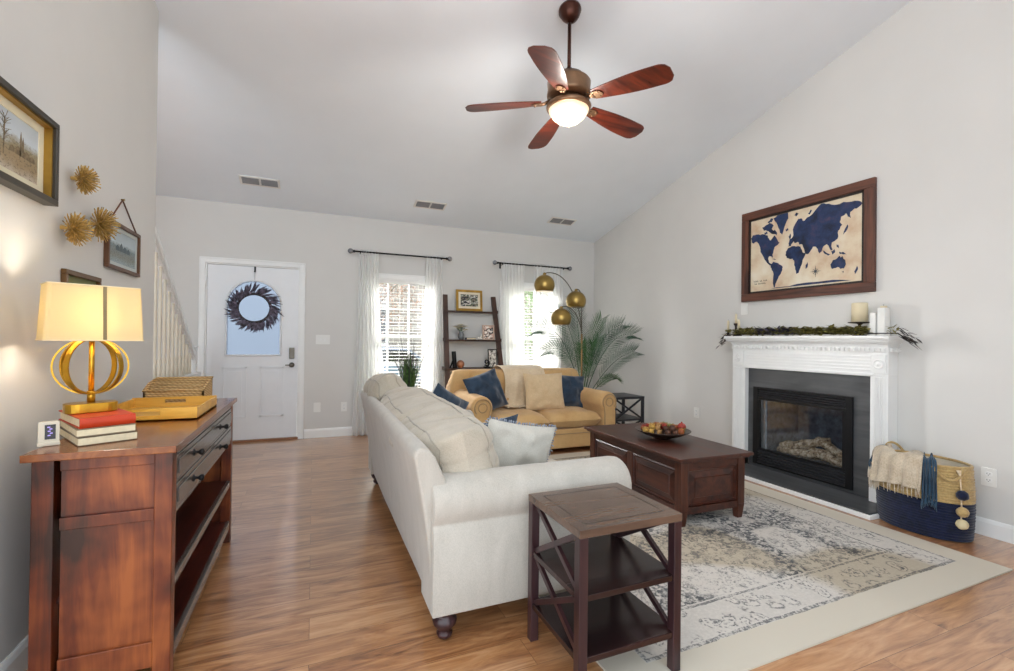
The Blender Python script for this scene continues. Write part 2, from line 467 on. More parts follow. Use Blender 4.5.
def rrect(w, h, r, n=5, cx=0, cy=0):
    pts = []
    for k, (sx, sy) in enumerate(((1, 1), (-1, 1), (-1, -1), (1, -1))):
        for i in range(n + 1):
            a = PI / 2 * (k + i / n)
            pts.append((cx + sx * (w / 2 - r) + r * math.cos(a), cy + sy * (h / 2 - r) + r * math.sin(a)))
    return pts

# ================================================================== SETTING
BY, RX, LX = 6.05, 3.97, -0.95          # inner faces of back, right and left walls
def cz(y): return 2.718 + .241 * (BY - y)
struct('floor', MB().box(-2.4, 4.6, -2.6, 6.25, -.12, 0), 'floor')
m = MB(); m.prism([(6.25, cz(6.25)), (-1.1, cz(-1.1)), (-1.1, cz(-1.1) + .2), (6.25, cz(6.25) + .2)], 'yz', -2.4, 4.2)
struct('ceiling', m, 'ceil')
# back wall with door and two window openings
WZ0, WZ1 = .50, 1.97
holes = [(-1.115, -.155, 0.0, 2.035), (.62, 1.44, WZ0, WZ1), (2.47, 3.29, WZ0, WZ1)]
m = MB(); x = -2.4
for a, b, z0, z1 in holes:
    m.box(x, a, BY, BY + .16, 0, cz(BY) + .03)
    if z0 > 0: m.box(a, b, BY, BY + .16, 0, z0)
    m.box(a, b, BY, BY + .16, z1, cz(BY) + .03); x = b
m.box(x, 4.2, BY, BY + .16, 0, cz(BY) + .03)
struct('wall_back', m, 'wall')
# right wall with the firebox opening
m = MB()
def rake(y0, y1): m.prism([(y0, 0), (y1, 0), (y1, cz(y1) + .03), (y0, cz(y0) + .03)], 'yz', RX, RX + .2)
rake(-1.1, 2.33); rake(3.06, 6.2)
m.prism([(2.33, .78), (3.06, .78), (3.06, cz(3.06) + .03), (2.33, cz(2.33) + .03)], 'yz', RX, RX + .2)
m.box(RX, RX + .2, 2.33, 3.06, 0, .09)
struct('wall_right', m, 'wall')
m = MB(); m.prism([(1.45, 0), (3.63, 0), (3.63, cz(3.63) + .03), (1.45, cz(1.45) + .03)], 'yz', LX - .14, LX)
struct('wall_left', m, 'wall')
m = MB(); m.prism([(3.0, 0), (6.2, 0), (6.2, cz(6.2) + .03), (3.0, cz(3.0) + .03)], 'yz', -2.4, -2.25)
struct('wall_hall', m, 'wall')
struct('wall_light_block', MB().box(2.0, 4.17, -1.1, -1.0, 0, cz(-1.0) + .02), 'wall')  # unseen partial wall, added to keep light off the near right wall
# baseboards
def bb(name, pts_axis, a, b, face, sgn):
    m = MB(); pr = [(0, 0), (.014, 0), (.014, .085), (.009, .1), (.004, .108), (0, .108)]
    if pts_axis == 'y': m.prism([(face + sgn * u, v) for u, v in pr], 'xz', a, b)
    else: m.prism([(face + sgn * u, v) for u, v in pr], 'yz', a, b)
    m2 = struct(name, m, 'trim')
bb('baseboard_right', 'y', -1.0, 2.02, RX, -1); bb('baseboard_right_far', 'y', 3.39, 6.05, RX, -1)
bb('baseboard_back', 'x', -.09, 3.97, BY, -1); bb('baseboard_back_left', 'x', -2.25, -1.18, BY, -1)
bb('baseboard_left', 'y', 1.45, 3.63, LX, 1)

# door
def casing(mb, x0, x1, z0, z1, w, y, t, sill=False):
    mb.box(x0 - w, x0, y - t, y, z0, z1 + w); mb.box(x1, x1 + w, y - t, y, z0, z1 + w); mb.box(x0, x1, y - t, y, z1, z1 + w)
    mb.box(x0 - w - .004, x0 - w + .012, y - t - .006, y, z0, z1 + w); mb.box(x1 + w - .012, x1 + w + .004, y - t - .006, y, z0, z1 + w)
    mb.box(x0 - w, x1 + w, y - t - .006, y, z1 + w - .012, z1 + w + .004)
m = MB(); casing(m, -1.115, -.155, 0, 2.035, .055, BY, .016)
m.box(-1.115, -1.102, BY, BY + .14, 0, 2.035); m.box(-.168, -.155, BY, BY + .14, 0, 2.035); m.box(-1.102, -.168, BY, BY + .14, 2.02, 2.035)
struct('trim_1', m, 'trim', bev=.002)
m = MB(); m.box(-1.115, -.155, BY - .02, BY + .14, 0, .022)
th = struct('trim_2', m, plain('threshold_oak', '#8a5a38', .4), bev=.002)
# leaf: stiles and rails around an arched light; front face y = BY+.02
dx0, dx1 = -1.10, -.17
yf, yb = BY + .018, BY + .062
gx0, gx1, gz0, gz1 = -.915, -.355, .995, 1.86
cxg = (gx0 + gx1) / 2
arch = [(gx0, gz0), (gx1, gz0)] + [(cxg + (gx1 - cxg) * math.cos(a), 1.57 + .29 * math.sin(a)) for a in [PI * i / 20 for i in range(21)]]
m = MB()
# outer loop minus arch as two halves
L1 = [(dx0, .024), (dx0, 2.018), (cxg, 2.018), (cxg, 1.86)] + [(cxg + (gx1 - cxg) * math.cos(a), 1.57 + .29 * math.sin(a)) for a in [PI / 2 + PI / 2 * i / 10 for i in range(1, 11)]] + [(gx0, gz0), (cxg, gz0), (cxg, .024)]
L2 = [(2 * cxg - x_ + 0, z_) for x_, z_ in L1]
L2 = [((dx1 if abs(x_ - (2 * cxg - dx0)) < 1e-6 else x_), z_) for x_, z_ in L2]
m.prism(L1, 'xz', yf, yb); m.prism(L2[::-1], 'xz', yf, yb)
door = struct('door_1', m, 'door')
m = MB()
fr = [(cxg + (x_ - cxg) * 1.0, z_) for x_, z_ in arch]
cen = Vector((cxg, 0, 1.42))
ring = [Vector((x_, yf - .004, z_)) for x_, z_ in [(gx0, gz0), (gx0 + .25, gz0), (gx1, gz0), (gx1, 1.3)] + arch[2:] + [(gx0, 1.3)]]
m.tube(ring, .012, 8, closed=True)
struct('glass_bead', m, 'door', door)
m = MB()
for px0, px1 in ((-.945, -.70), (-.565, -.32)):
    for z0, z1 in ((.28, .86),):
        for k, (i, d) in enumerate(((0, .006), (.022, .0), (.045, .006))):
            pass
        m.taper((px0, px1, yf - .001, yf), z0, (px0, px1, yf - .001, yf), z1)
        for a, b, c, d in ((px0, px1, z0, z0 + .018), (px0, px1, z1 - .018, z1), (px0, px0 + .018, z0, z1), (px1 - .018, px1, z0, z1)):
            m.box(a, b, yf - .011, yf, c, d)
        m.box(px0 + .05, px1 - .05, yf - .010, yf, z0 + .05, z1 - .05)
struct('raised_panel', m, 'door', door, bev=.004)
m = MB(); m.prism(arch, 'xz', yf + .018, yf + .024)
struct('door_glass', m, 'frost', door)
m = MB(); m.box(-.262, -.205, yf - .03, yf, .955, 1.085); m.box(-.25, -.217, yf - .036, yf - .03, 1.02, 1.07)
struct('deadbolt', m, 'nickel', door, bev=.006)
m = MB(); m.lathe([(.03, 0), (.03, .01), (.012, .014), (.012, .04)], X=XF((-.232, yf, .88), rx=PI / 2), seg=16)
m.ball((-.232, yf - .052, .88), .024, sc=(1.3, .8, 1)); m.bar((-.232, yf - .05, .88), (-.30, yf - .05, .88), .014, .014)
struct('door_knob', m, 'nickel', door)
m = MB()
for z in (1.82, 1.05, .25): m.box(-1.125, -1.10, BY - .02, yf, z - .05, z + .05); m.cyl((-1.108, BY - .022, z - .055), .007, .11, 10)
struct('hinge', m, 'trim', door)

# windows (frame, sash with muntins, pane, stool) and what stands outside
def window(n, x0, x1):
    m = MB(); casing(m, x0, x1, WZ0, WZ1, .06, BY, .018)
    m.box(x0 - .06, x1 + .06, BY - .018, BY, WZ0 - .07, WZ0 - .02)
    w = struct('window_%d' % n, m, 'trim', bev=.002)
    m = MB(); m.box(x0 - .08, x1 + .08, BY - .05, BY + .04, WZ0 - .02, WZ0 + .004)
    struct('window_stool', m, 'trim', w, bev=.004)
    m = MB(); zc = (WZ0 + WZ1) / 2
    for y, z0, z1 in ((BY + .085, WZ0, zc + .02), (BY + .115, zc - .02, WZ1)):
        m.box(x0, x0 + .045, y, y + .03, z0, z1); m.box(x1 - .045, x1, y, y + .03, z0, z1)
        m.box(x0 + .045, x1 - .045, y, y + .03, z0, z0 + .045); m.box(x0 + .045, x1 - .045, y, y + .03, z1 - .04, z1)
        W_ = x1 - x0
        for k in (1, 2): xx = x0 + W_ * k / 3; m.box(xx - .009, xx + .009, y + .004, y + .026, z0 + .045, z1 - .04)
        zz = (z0 + z1) / 2; m.box(x0 + .045, x1 - .045, y + .005, y + .025, zz - .009, zz + .009)
    m.box(x0, x0 + .012, BY, BY + .15, WZ0, WZ1); m.box(x1 - .012, x1, BY, BY + .15, WZ0, WZ1); m.box(x0, x1, BY, BY + .15, WZ1 - .012, WZ1)
    struct('sash', m, 'trim', w)
    m = MB(); m.box(x0 + .03, x1 - .03, BY + .098, BY + .1, WZ0 + .03, zc); m.box(x0 + .03, x1 - .03, BY + .128, BY + .13, zc, WZ1 - .03)
    struct('pane', m, 'glass', w)
window(1, .62, 1.44); window(2, 2.47, 3.29)
def blind(x0, x1, label):
    b = thing('window_blind', label, 'blind', ((x0 + x1) / 2, BY + .035, WZ0 + .01), group='white slat blinds in the front windows')
    m = MB(); m.box(x0 + .015, x1 - .015, BY + .01, BY + .06, WZ1 - .055, WZ1 - .014); obj('headrail', m, 'white', b, bev=.003)
    m = MB(); z = WZ1 - .08
    while z > WZ0 + .05:
        m.box(x0 + .018, x1 - .018, BY + .014, BY + .056, z, z + .0025, X=Matrix.Translation((0, BY + .035, z)) @ Matrix.Rotation(rad(6), 4, 'X') @ Matrix.Translation((0, -BY - .035, -z)))
        z -= .043
    obj('slats', m, 'white', b)
    m = MB(); m.box(x0 + .018, x1 - .018, BY + .014, BY + .056, WZ0 + .01, WZ0 + .03); obj('bottom_rail', m, 'white', b, bev=.003)
    m = MB()
    for k in (.14, .5, .86): xx = x0 + (x1 - x0) * k; m.tube([(xx, BY + .012, WZ0 + .02), (xx, BY + .012, WZ1 - .05)], .0012, 5); m.tube([(xx, BY + .058, WZ0 + .02), (xx, BY + .058, WZ1 - .05)], .0012, 5)
    obj('cord', m, 'white', b)
blind(.62, 1.44, 'open white horizontal blind in the window behind the tall grass plant')
blind(2.47, 3.29, 'open white horizontal blind in the window behind the palm')

# outside
random.seed(5)
m = MB(); m.box(-12, 16, 6.21, 30, -.5, -.4)
struct('ground', m, plain('lawn', '#6f7d4c', .9, var=.2, nscale=3))
TL = [plain('autumn_leaf', '#b89078', .6, var=.3, nscale=3), plain('yellow_green_leaf', '#b7bd4a', .6, var=.3, nscale=3), plain('green_shrub_leaf', '#6f8f4e', .6, var=.3, nscale=3)]
BARK = plain('tree_bark', '#6a5648', .9, var=.2)
def tree(x, y, h, r, mat, label, n=700, z0=-.4):
    t = thing('garden_tree', label, 'tree', (x, y, z0))
    m = MB(); m.tube([(x, y, z0), (x + .05, y, z0 + h * .4), (x - .02, y + .03, z0 + h * .75)], [.09, .07, .03], 8)
    for k in range(6):
        a = k * 1.1; m.tube([(x, y, z0 + h * .35 + k * .12), (x + r * .6 * math.cos(a), y + r * .6 * math.sin(a), z0 + h * .6 + k * .1)], [.035, .012], 6)
    obj('trunk', m, BARK, t)
    m = MB()
    for k in range(n):
        d = Vector((random.gauss(0, 1), random.gauss(0, 1), random.gauss(0, 1))).normalized() * (random.random() ** .4)
        p = Vector((x, y, z0 + h * .62)) + Vector((d.x * r, d.y * r, d.z * h * .4))
        m.leaf(p, (random.gauss(0, 1), random.gauss(0, 1), random.gauss(0, .6)), (0, 0, 1), .20, .13, .2, 1)
    obj('foliage', m, mat, t)
tree(1.6, 16.5, 6.4, 2.3, TL[0], 'orange leaved autumn tree outside the window behind the sofa', 3600)
tree(2.55, 8.6, 2.0, .62, TL[1], 'yellow green shrub seen low through the window behind the sofa', 1100)
tree(5.1, 9.9, 4.4, 1.6, TL[2], 'green tree seen through the gap in the curtains behind the palm', 2600)
tree(-1.4, 10.4, 4.2, .75, TL[2], 'green tree outside at the left edge of the window behind the sofa', 900)
nh = thing('neighbour_house', 'pale brick house across the lawn beyond the windows', 'building', (5, 22, -.4))
BRK = NT('pinkish_brick'); v_ = BRK.coords(rot=(PI / 2, 0, 0)); bk_ = BRK.n('TexBrick', {'Vector': v_, 'Color1': lin('#8e8680'), 'Color2': lin('#a09892'), 'Mortar': lin('#d6cfc6'), 'Scale': 1.2}).outputs[0]; BRK.set(Base_Color=bk_, Roughness=.9)
obj('wall', MB().box(-6, 16, 20, 26, -.4, 4.6), BRK.m, nh)
m = MB(); m.prism([(19.6, 4.6), (26.4, 4.6), (23, 7.0)], 'yz', -6.3, 16.3); obj('roof', m, plain('roof_shingle', '#6f6a68', .9, var=.2), nh)
for wx_ in (-3, 1.5, 6, 10.5):
    f_ = obj('window', MB().box(wx_, wx_ + 1.4, 19.95, 20.02, .9, 2.6), 'trim', nh); obj('pane', MB().box(wx_ + .1, wx_ + 1.3, 19.93, 19.96, 1.0, 2.5), 'black_metal', f_)
CARM = plain('car_paint_grey_blue', '#6b7a90', .3, .3)
c = thing('parked_car', 'grey blue car parked outside beyond the window', 'car', (1.5, 12.5, -.4))
m = MB(); m.prism([(-.7, -.1), (3.7, -.1), (3.75, .25), (3.6, .42), (2.9, .5), (2.3, .95), (.9, 1.0), (.2, .52), (-.6, .42), (-.75, .2)], 'xz', 12.0, 13.6); obj('body', m, CARM, c, bev=.05)
m = MB(); m.prism([(.45, .55), (2.65, .55), (2.25, .9), (.95, .93)], 'xz', 11.985, 13.615); obj('side_window', m, 'black_metal', c)
for xx in (.2, 2.8):
    m = MB(); m.lathe([(.31, 0), (.31, .2), (.2, .21)], X=XF((xx, 12.15, -.09), rx=PI / 2)); obj('wheel', m, 'black_metal', c)

# stair: half wall, rails and balusters at x = -1.15
SX = -1.15
struct('trim_3', MB().box(SX - .05, SX + .05, 4.0, 5.74, 0, .80), 'wall')
m = MB(); m.box(SX - .065, SX + .065, 4.0, 5.76, .80, .83)
st = thing('stair_balustrade', 'white stair handrail descending toward the front door on slim balusters', 'stair railing', (SX, 5.68, .83))
obj('bottom_rail', m, 'trim', st, bev=.004)
def rz_(y): return .99 + (5.68 - y) * .735
m = MB(); m.bar((SX, 4.0, rz_(4.0)), (SX, 5.66, rz_(5.66)), .065, .05); m.bar((SX, 4.0, rz_(4.0) - .035), (SX, 5.66, rz_(5.66) - .035), .04, .03)
obj('handrail', m, 'trim', st, bev=.006)
y = 5.55
while y > 4.05:
    h = rz_(y) - .035
    m = MB(); zt = h - .83
    m.lathe([(.016, 0), (.016, .12), (.012, .14), (.017, .17), (.011, .2), (.014, .3 + zt * .2), (.01, zt)], (SX, y, .83), 10)
    obj('baluster', m, plain('baluster_paint', '#d6cbb8', .5, var=.02) if 'bal' not in M else M['bal'], st)
    if 'bal' not in M: M['bal'] = bpy.data.materials['baluster_paint']
    y -= .125
m = MB(); m.box(SX - .035, SX + .035, 5.66, 5.73, .83, .93)
m.lathe([(.03, 0), (.036, .02), (.026, .04), (.03, .07), (.034, .1), (.03, .12)], (SX, 5.695, .93), 14); m.box(SX - .03, SX + .03, 5.665, 5.725, 1.04, 1.09); m.box(SX - .042, SX + .042, 5.653, 5.737, 1.09, 1.105)
obj('newel_post', m, 'trim', st, bev=.004)

# ceiling vents
sl = math.atan(.241)
for x, y, lab in ((-.54, 5.51, 'white ceiling vent above the front door, leftmost of the three'), (1.29, 5.55, 'white ceiling vent above the window behind the sofa, middle of the three'), (3.11, 5.54, 'white ceiling vent near the right corner above the lamp')):
    z = cz(y)
    T = XF((x, y, z), rx=-sl)
    t = thing('ceiling_vent', lab, 'vent', (x, y, z), group='ceiling vents', world=False); t.rotation_euler = (-sl, 0, 0)
    m = MB(); W2, H2 = .19, .085
    for a, b, c_, d in ((-W2, W2, -H2, -H2 + .022), (-W2, W2, H2 - .022, H2), (-W2, -W2 + .022, -H2, H2), (W2 - .022, W2, -H2, H2), (-.01, .01, -H2, H2)): m.box(a, b, c_, d, -.011, -.001)
    obj('frame', m, 'white', t, bev=.002)
    m = MB()
    for k in range(5):
        yy = -H2 + .032 + k * .026
        m.cbox((0, yy, -.007), 2 * W2 - .04, .004, .014, (rad(35), 0, 0))
    obj('louvers', m, plain('vent_grey', '#8a8a8c', .5), t)
    obj('duct_back', MB().box(-W2 + .02, W2 - .02, -H2 + .02, H2 - .02, -.0015, -.0005), plain('vent_dark', '#4a4a4c', .9), t)

# wall plates
def plate(name, label, c, n, w, h, kind, cat):
    t = thing(name, label, cat, c, world=False)
    t.rotation_euler = (0, 0, 0 if n == 'y' else -PI / 2)
    m = MB(); m.prism([(a, b) for a, b in rrect(w, h, .006)], 'xz', -.006, -.0005); obj('cover_plate', m, 'white', t, bev=.001)
    if kind == 'switch':
        k = max(1, round(w / .05)) - 1
        for i in range(k):
            m = MB(); xx = (i - (k - 1) / 2) * .046; m.box(xx - .005, xx + .005, -.014, -.006, -.012, .012); obj('toggle', m, 'trim', t, bev=.002)
    if kind == 'outlet':
        for zz in (-.02, .02):
            m = MB(); m.prism([(a, b) for a, b in rrect(.034, .028, .01, cy=zz)], 'xz', -.0085, -.006); f_ = obj('socket', m, 'trim', t)
            m = MB()
            for xx in (-.007, .007): m.box(xx - .0012, xx + .0012, -.0088, -.0084, zz - .002, zz + .007)
            m.box(-.002, .002, -.0088, -.0084, zz - .009, zz - .005); obj('slot', m, 'black_metal', f_)
plate('light_switch', 'white three-gang light switch plate right of the front door', (.108, BY, 1.185), 'y', .16, .115, 'switch', 'light switch')
plate('wall_outlet', 'blank white plate low on the wall right of the front door', (.052, BY, .365), 'y', .08, .115, 'blank', 'outlet')
plate('wall_outlet', 'white power outlet low on the wall beside the left curtain', (.36, BY, .36), 'y', .07, .115, 'outlet', 'outlet')
plate('wall_outlet', 'white power outlet on the right wall behind the woven basket', (RX, 1.53, .375), 'x', .075, .115, 'outlet', 'outlet')
plate('light_switch', 'small white switch on the wall between the map and mantel candles', (RX, 3.35, 1.545), 'x', .075, .115, 'switch', 'light switch')
plate('wall_outlet', 'white power outlet on the right wall behind the coffee table bowl', (RX, 3.96, .42), 'x', .075, .115, 'outlet', 'outlet')

# ================================================================== FIREPLACE
fm = thing('fireplace_mantel', 'white fluted wooden fireplace mantel with dentil moulding around grey slate', 'mantel', (RX, 2.69, 0))
YL, YR, YI0, YI1 = 3.38, 2.03, 2.142, 3.237
FX = 3.85
m = MB()
m.box(3.77, RX - .001, YR - .045, YL + .04, 1.248, 1.272)
m.box(3.785, RX - .001, YR - .036, YL + .034, 1.236, 1.248)
for k in range(6):                                                     # cove under the shelf
    t = k / 5; o_ = .052 * (1 - math.sin(t * PI / 2)); m.box(3.845 - o_ - .002, RX - .001, YR - o_ * .6 - .002, YL + o_ * .6 + .002, 1.236 - .009 * (k + 1), 1.236 - .009 * k)
obj('shelf', m, 'trim', fm, bev=.003)
m = MB(); n = 38
m.box(3.842, RX - .001, YR - .006, YL + .006, 1.148, 1.182)
for k in range(n):
    y = YR + (YL - YR) * (k + .5) / n; m.box(3.828, 3.842, y - .009, y + .009, 1.156, 1.18)
for k in range(4):
    for yy, s_ in ((YR - .006, -1), (YL + .006, 1)):
        xx = 3.86 + k * .032; m.box(xx, xx + .017, min(yy, yy + s_ * .013), max(yy, yy + s_ * .013), 1.156, 1.18)
obj('dentil_moulding', m, 'trim', fm, bev=.0015)
m = MB(); m.box(FX, RX - .001, YR, YL, .985, 1.148)
for z in (1.01, 1.035, 1.06, 1.085, 1.11): m.box(FX - .006, FX, YI0, YI1, z, z + .012)
m.box(FX - .008, FX, YI0 - .02, YI1 + .02, .975, .992)
obj('frieze', m, 'trim', fm, bev=.002)
for y0, y1 in ((YR, YI0), (YI1, YL)):
    m = MB(); m.box(FX, RX - .001, y0, y1, .04, .985)
    for k in range(5):
        w = (y1 - y0 - .04) / 5; yy = y0 + .02 + w * (k + .5); m.box(FX - .007, FX, yy - w * .3, yy + w * .3, .17, .965)
    m.box(FX - .012, RX - .001, y0 - .004, y1 + .004, .04, .145)
    obj('fluted_pilaster', m, 'trim', fm, bev=.003)
    yc = (y0 + y1) / 2
    m = MB(); m.box(FX - .012, FX, y0 + .012, y1 - .012, .992, 1.135); m.lathe([(.038, 0), (.038, .006), (.031, .01), (.026, .004), (.016, .004), (.010, .012), (0.0001, .014)], X=XF((FX - .012, yc, 1.063), ry=-PI / 2))
    obj('corner_block', m, 'trim', fm, bev=.002)
m = MB()
m.box(FX - .002, FX + .05, YI0 - .012, YI0 + .004, .04, .98); m.box(FX - .002, FX + .05, YI1 - .004, YI1 + .012, .04, .98); m.box(FX - .002, FX + .05, YI0, YI1, .968, .985)
obj('inner_bead', m, 'trim', fm, bev=.002)
SXf = 3.895
HY0, HY1, HZ0, HZ1 = 2.285, 3.165, .07, .795
m = MB(); m.box(SXf, RX - .001, YI0 + .003, HY0 + .01, .04, .967); m.box(SXf, RX - .001, HY1 - .01, YI1 - .003, .04, .967); m.box(SXf, RX - .001, HY0 + .01, HY1 - .01, HZ1 - .01, .967); m.box(SXf, RX - .001, HY0 + .01, HY1 - .01, .04, HZ0 + .01)
obj('slate_surround', m, 'slate', fm)
m = MB(); m.box(3.56, SXf + .02, 1.985, 3.42, .001, .038)
single('hearth_slab', m, 'slate', 'dark grey slate hearth slab on the floor before the fireplace', 'hearth', (3.7, 2.7, 0), bev=.003)
m = MB(); m.box(3.537, 3.558, 1.965, 3.42, .001, .03); m.box(3.558, 3.93, 1.963, 1.983, .001, .03)
struct('trim_4', m, 'trim', bev=.003)
fi = thing('fireplace_insert', 'black gas fireplace insert with louvered grilles and glass front', 'fireplace', (SXf, 2.7, HZ0))
m = MB(); X0, X1 = SXf - .022, SXf
m.box(X0, X1, HY0, HY0 + .05, HZ0, HZ1); m.box(X0, X1, HY1 - .05, HY1, HZ0, HZ1); m.box(X0, X1, HY0 + .05, HY1 - .05, HZ1 - .02, HZ1); m.box(X0, X1, HY0 + .05, HY1 - .05, HZ0, HZ0 + .015)
GZ0, GZ1 = .225, .675
m.box(X0 + .004, X1, HY0 + .05, HY1 - .05, GZ1, GZ1 + .02); m.box(X0 + .004, X1, HY0 + .05, HY1 - .05, GZ0 - .02, GZ0)
m.box(X0 + .002, X1, HY0 + .05, HY0 + .075, GZ0, GZ1); m.box(X0 + .002, X1, HY1 - .075, HY1 - .05, GZ0, GZ1)
obj('frame', m, 'black_metal', fi, bev=.003)
LOUV = plain('louver_metal', '#3c3c40', .35, .4)
for z0, z1, nn in ((GZ1 + .02, HZ1 - .02, 4), (HZ0 + .015, GZ0 - .02, 5)):
    m = MB()
    for k in range(nn):
        z = z0 + (z1 - z0) * (k + .5) / nn; m.cbox((X0 + .014, (HY0 + HY1) / 2, z), .026, HY1 - HY0 - .1, .007, (0, rad(-28), 0))
    m.box(X1 - .004, X1, HY0 + .05, HY1 - .05, z0, z1)
    obj('louver_grille', m, LOUV, fi)
m = MB()
m.box(SXf, 4.34, 2.34, 2.355, .10, .77); m.box(SXf, 4.34, 3.035, 3.05, .10, .77); m.box(4.325, 4.34, 2.355, 3.035, .10, .77); m.box(SXf, 4.34, 2.355, 3.035, .755, .77); m.box(SXf, 4.34, 2.355, 3.035, .10, .2)
obj('firebox', m, 'firebrick', fi)
m = MB(); m.box(X1 + .002, X1 + .006, HY0 + .07, HY1 - .07, GZ0 - .005, GZ1 + .005); obj('glass_front', m, 'fireglass', fi)
random.seed(2)
lg = thing('gas_log_set', 'ceramic gas logs with white ash ends behind the fireplace glass', 'fireplace logs', (4.08, 2.7, .2))
LOG = NT('ceramic_log'); v_ = LOG.coords()
LOG.set(Base_Color=LOG.ramp(LOG.noise(v_, 30, 5, .7), [(.35, lin('#5a463a')), (.48, lin('#b89c78')), (.6, lin('#ecdcc0'))]), Roughness=.9); LOG.bump(LOG.noise(v_, 60, 4), .8, .006); LOG = LOG.m
def log(p, q, r, seed):
    m = MB(); p = Vector(p); q = Vector(q); n = 12; pts = []; rr = []
    for i in range(n + 1):
        t = i / n; c_ = p.lerp(q, t); c_.z += .015 * noise.noise(Vector((t * 4, seed, 0))) ; c_.x += .02 * noise.noise(Vector((t * 4, seed, 5)))
        pts.append(c_); rr.append(r * (1 + .3 * noise.noise(Vector((t * 7, seed, 2)))))
    rr[0] *= .8; rr[-1] *= .8
    m.tube(pts, rr, 12); obj('log', m, LOG, lg)
log((4.10, 2.42, .245), (4.10, 3.0, .26), .042, 1); log((4.02, 2.37, .25), (4.14, 2.72, .36), .035, 2); log((4.0, 2.98, .255), (4.12, 2.60, .37), .036, 3); log((3.98, 2.40, .24), (4.02, 2.62, .25), .033, 4)
log((4.03, 2.62, .245), (3.98, 2.98, .235), .03, 5)
m = MB()
for k in range(120): m.ball((random.uniform(3.94, 4.2), random.uniform(2.37, 3.02), .203), random.uniform(.008, .016), 6, 4)
obj('embers', m, plain('ember_stone', '#9a8a74', .9, var=.3, nscale=40), lg, kind='stuff')

# map
mp = thing('world_map_picture', 'large framed world map with navy continents on cream above the mantel', 'picture', (RX, 2.47, 1.613))
PY0, PY1, PZ0, PZ1 = 2.01, 2.94, 1.613, 2.489      # outer; y decreases to the right of the picture
PY0, PY1 = 1.62 + .39, 2.94
PY0, PY1 = 2.175, 3.363
fw = .075
for z0 in (PZ0, PZ1 - fw): obj('frame_rail', MB().box(RX - .035, RX - .002, PY0, PY1, z0, z0 + fw), 'mapframe', mp, bev=.004)
for y0 in (PY0, PY1 - fw): obj('frame_stile', MB().box(RX - .0351, RX - .002, y0, y0 + fw, PZ0 + fw, PZ1 - fw), 'mapframe_z', mp, bev=.004)
m = MB(); a0, a1, b0, b1 = PY0 + fw, PY1 - fw, PZ0 + fw, PZ1 - fw
for q in ((a0, a0 + .018, b0, b1), (a1 - .018, a1, b0, b1), (a0, a1, b0, b0 + .018), (a0, a1, b1 - .018, b1)): m.box(RX - .024, RX - .002, q[0], q[1], q[2], q[3])
obj('inner_liner', m, plain('dark_liner', '#1e120e', .5), mp)
CV = NT('map_cream'); v_ = CV.coords((1, 1, 1)); CV.set(Base_Color=CV.ramp(CV.noise(v_, 5, 5, .6), [(.3, lin('#c9a98a')), (.5, lin('#dccbb0')), (.7, lin('#e6dcc8'))]), Roughness=.6)
m = MB(); m.box(RX - .014, RX - .003, a0 + .01, a1 - .01, b0 + .01, b1 - .01); obj('canvas', m, CV.m, mp)
NV = NT('map_navy'); v_ = NV.coords(); NV.set(Base_Color=NV.ramp(NV.noise(v_, 9, 6, .65), [(.35, lin('#0c1830')), (.52, lin('#18305a')), (.62, lin('#3a3558')), (.74, lin('#5a4a5c'))]), Roughness=.5)
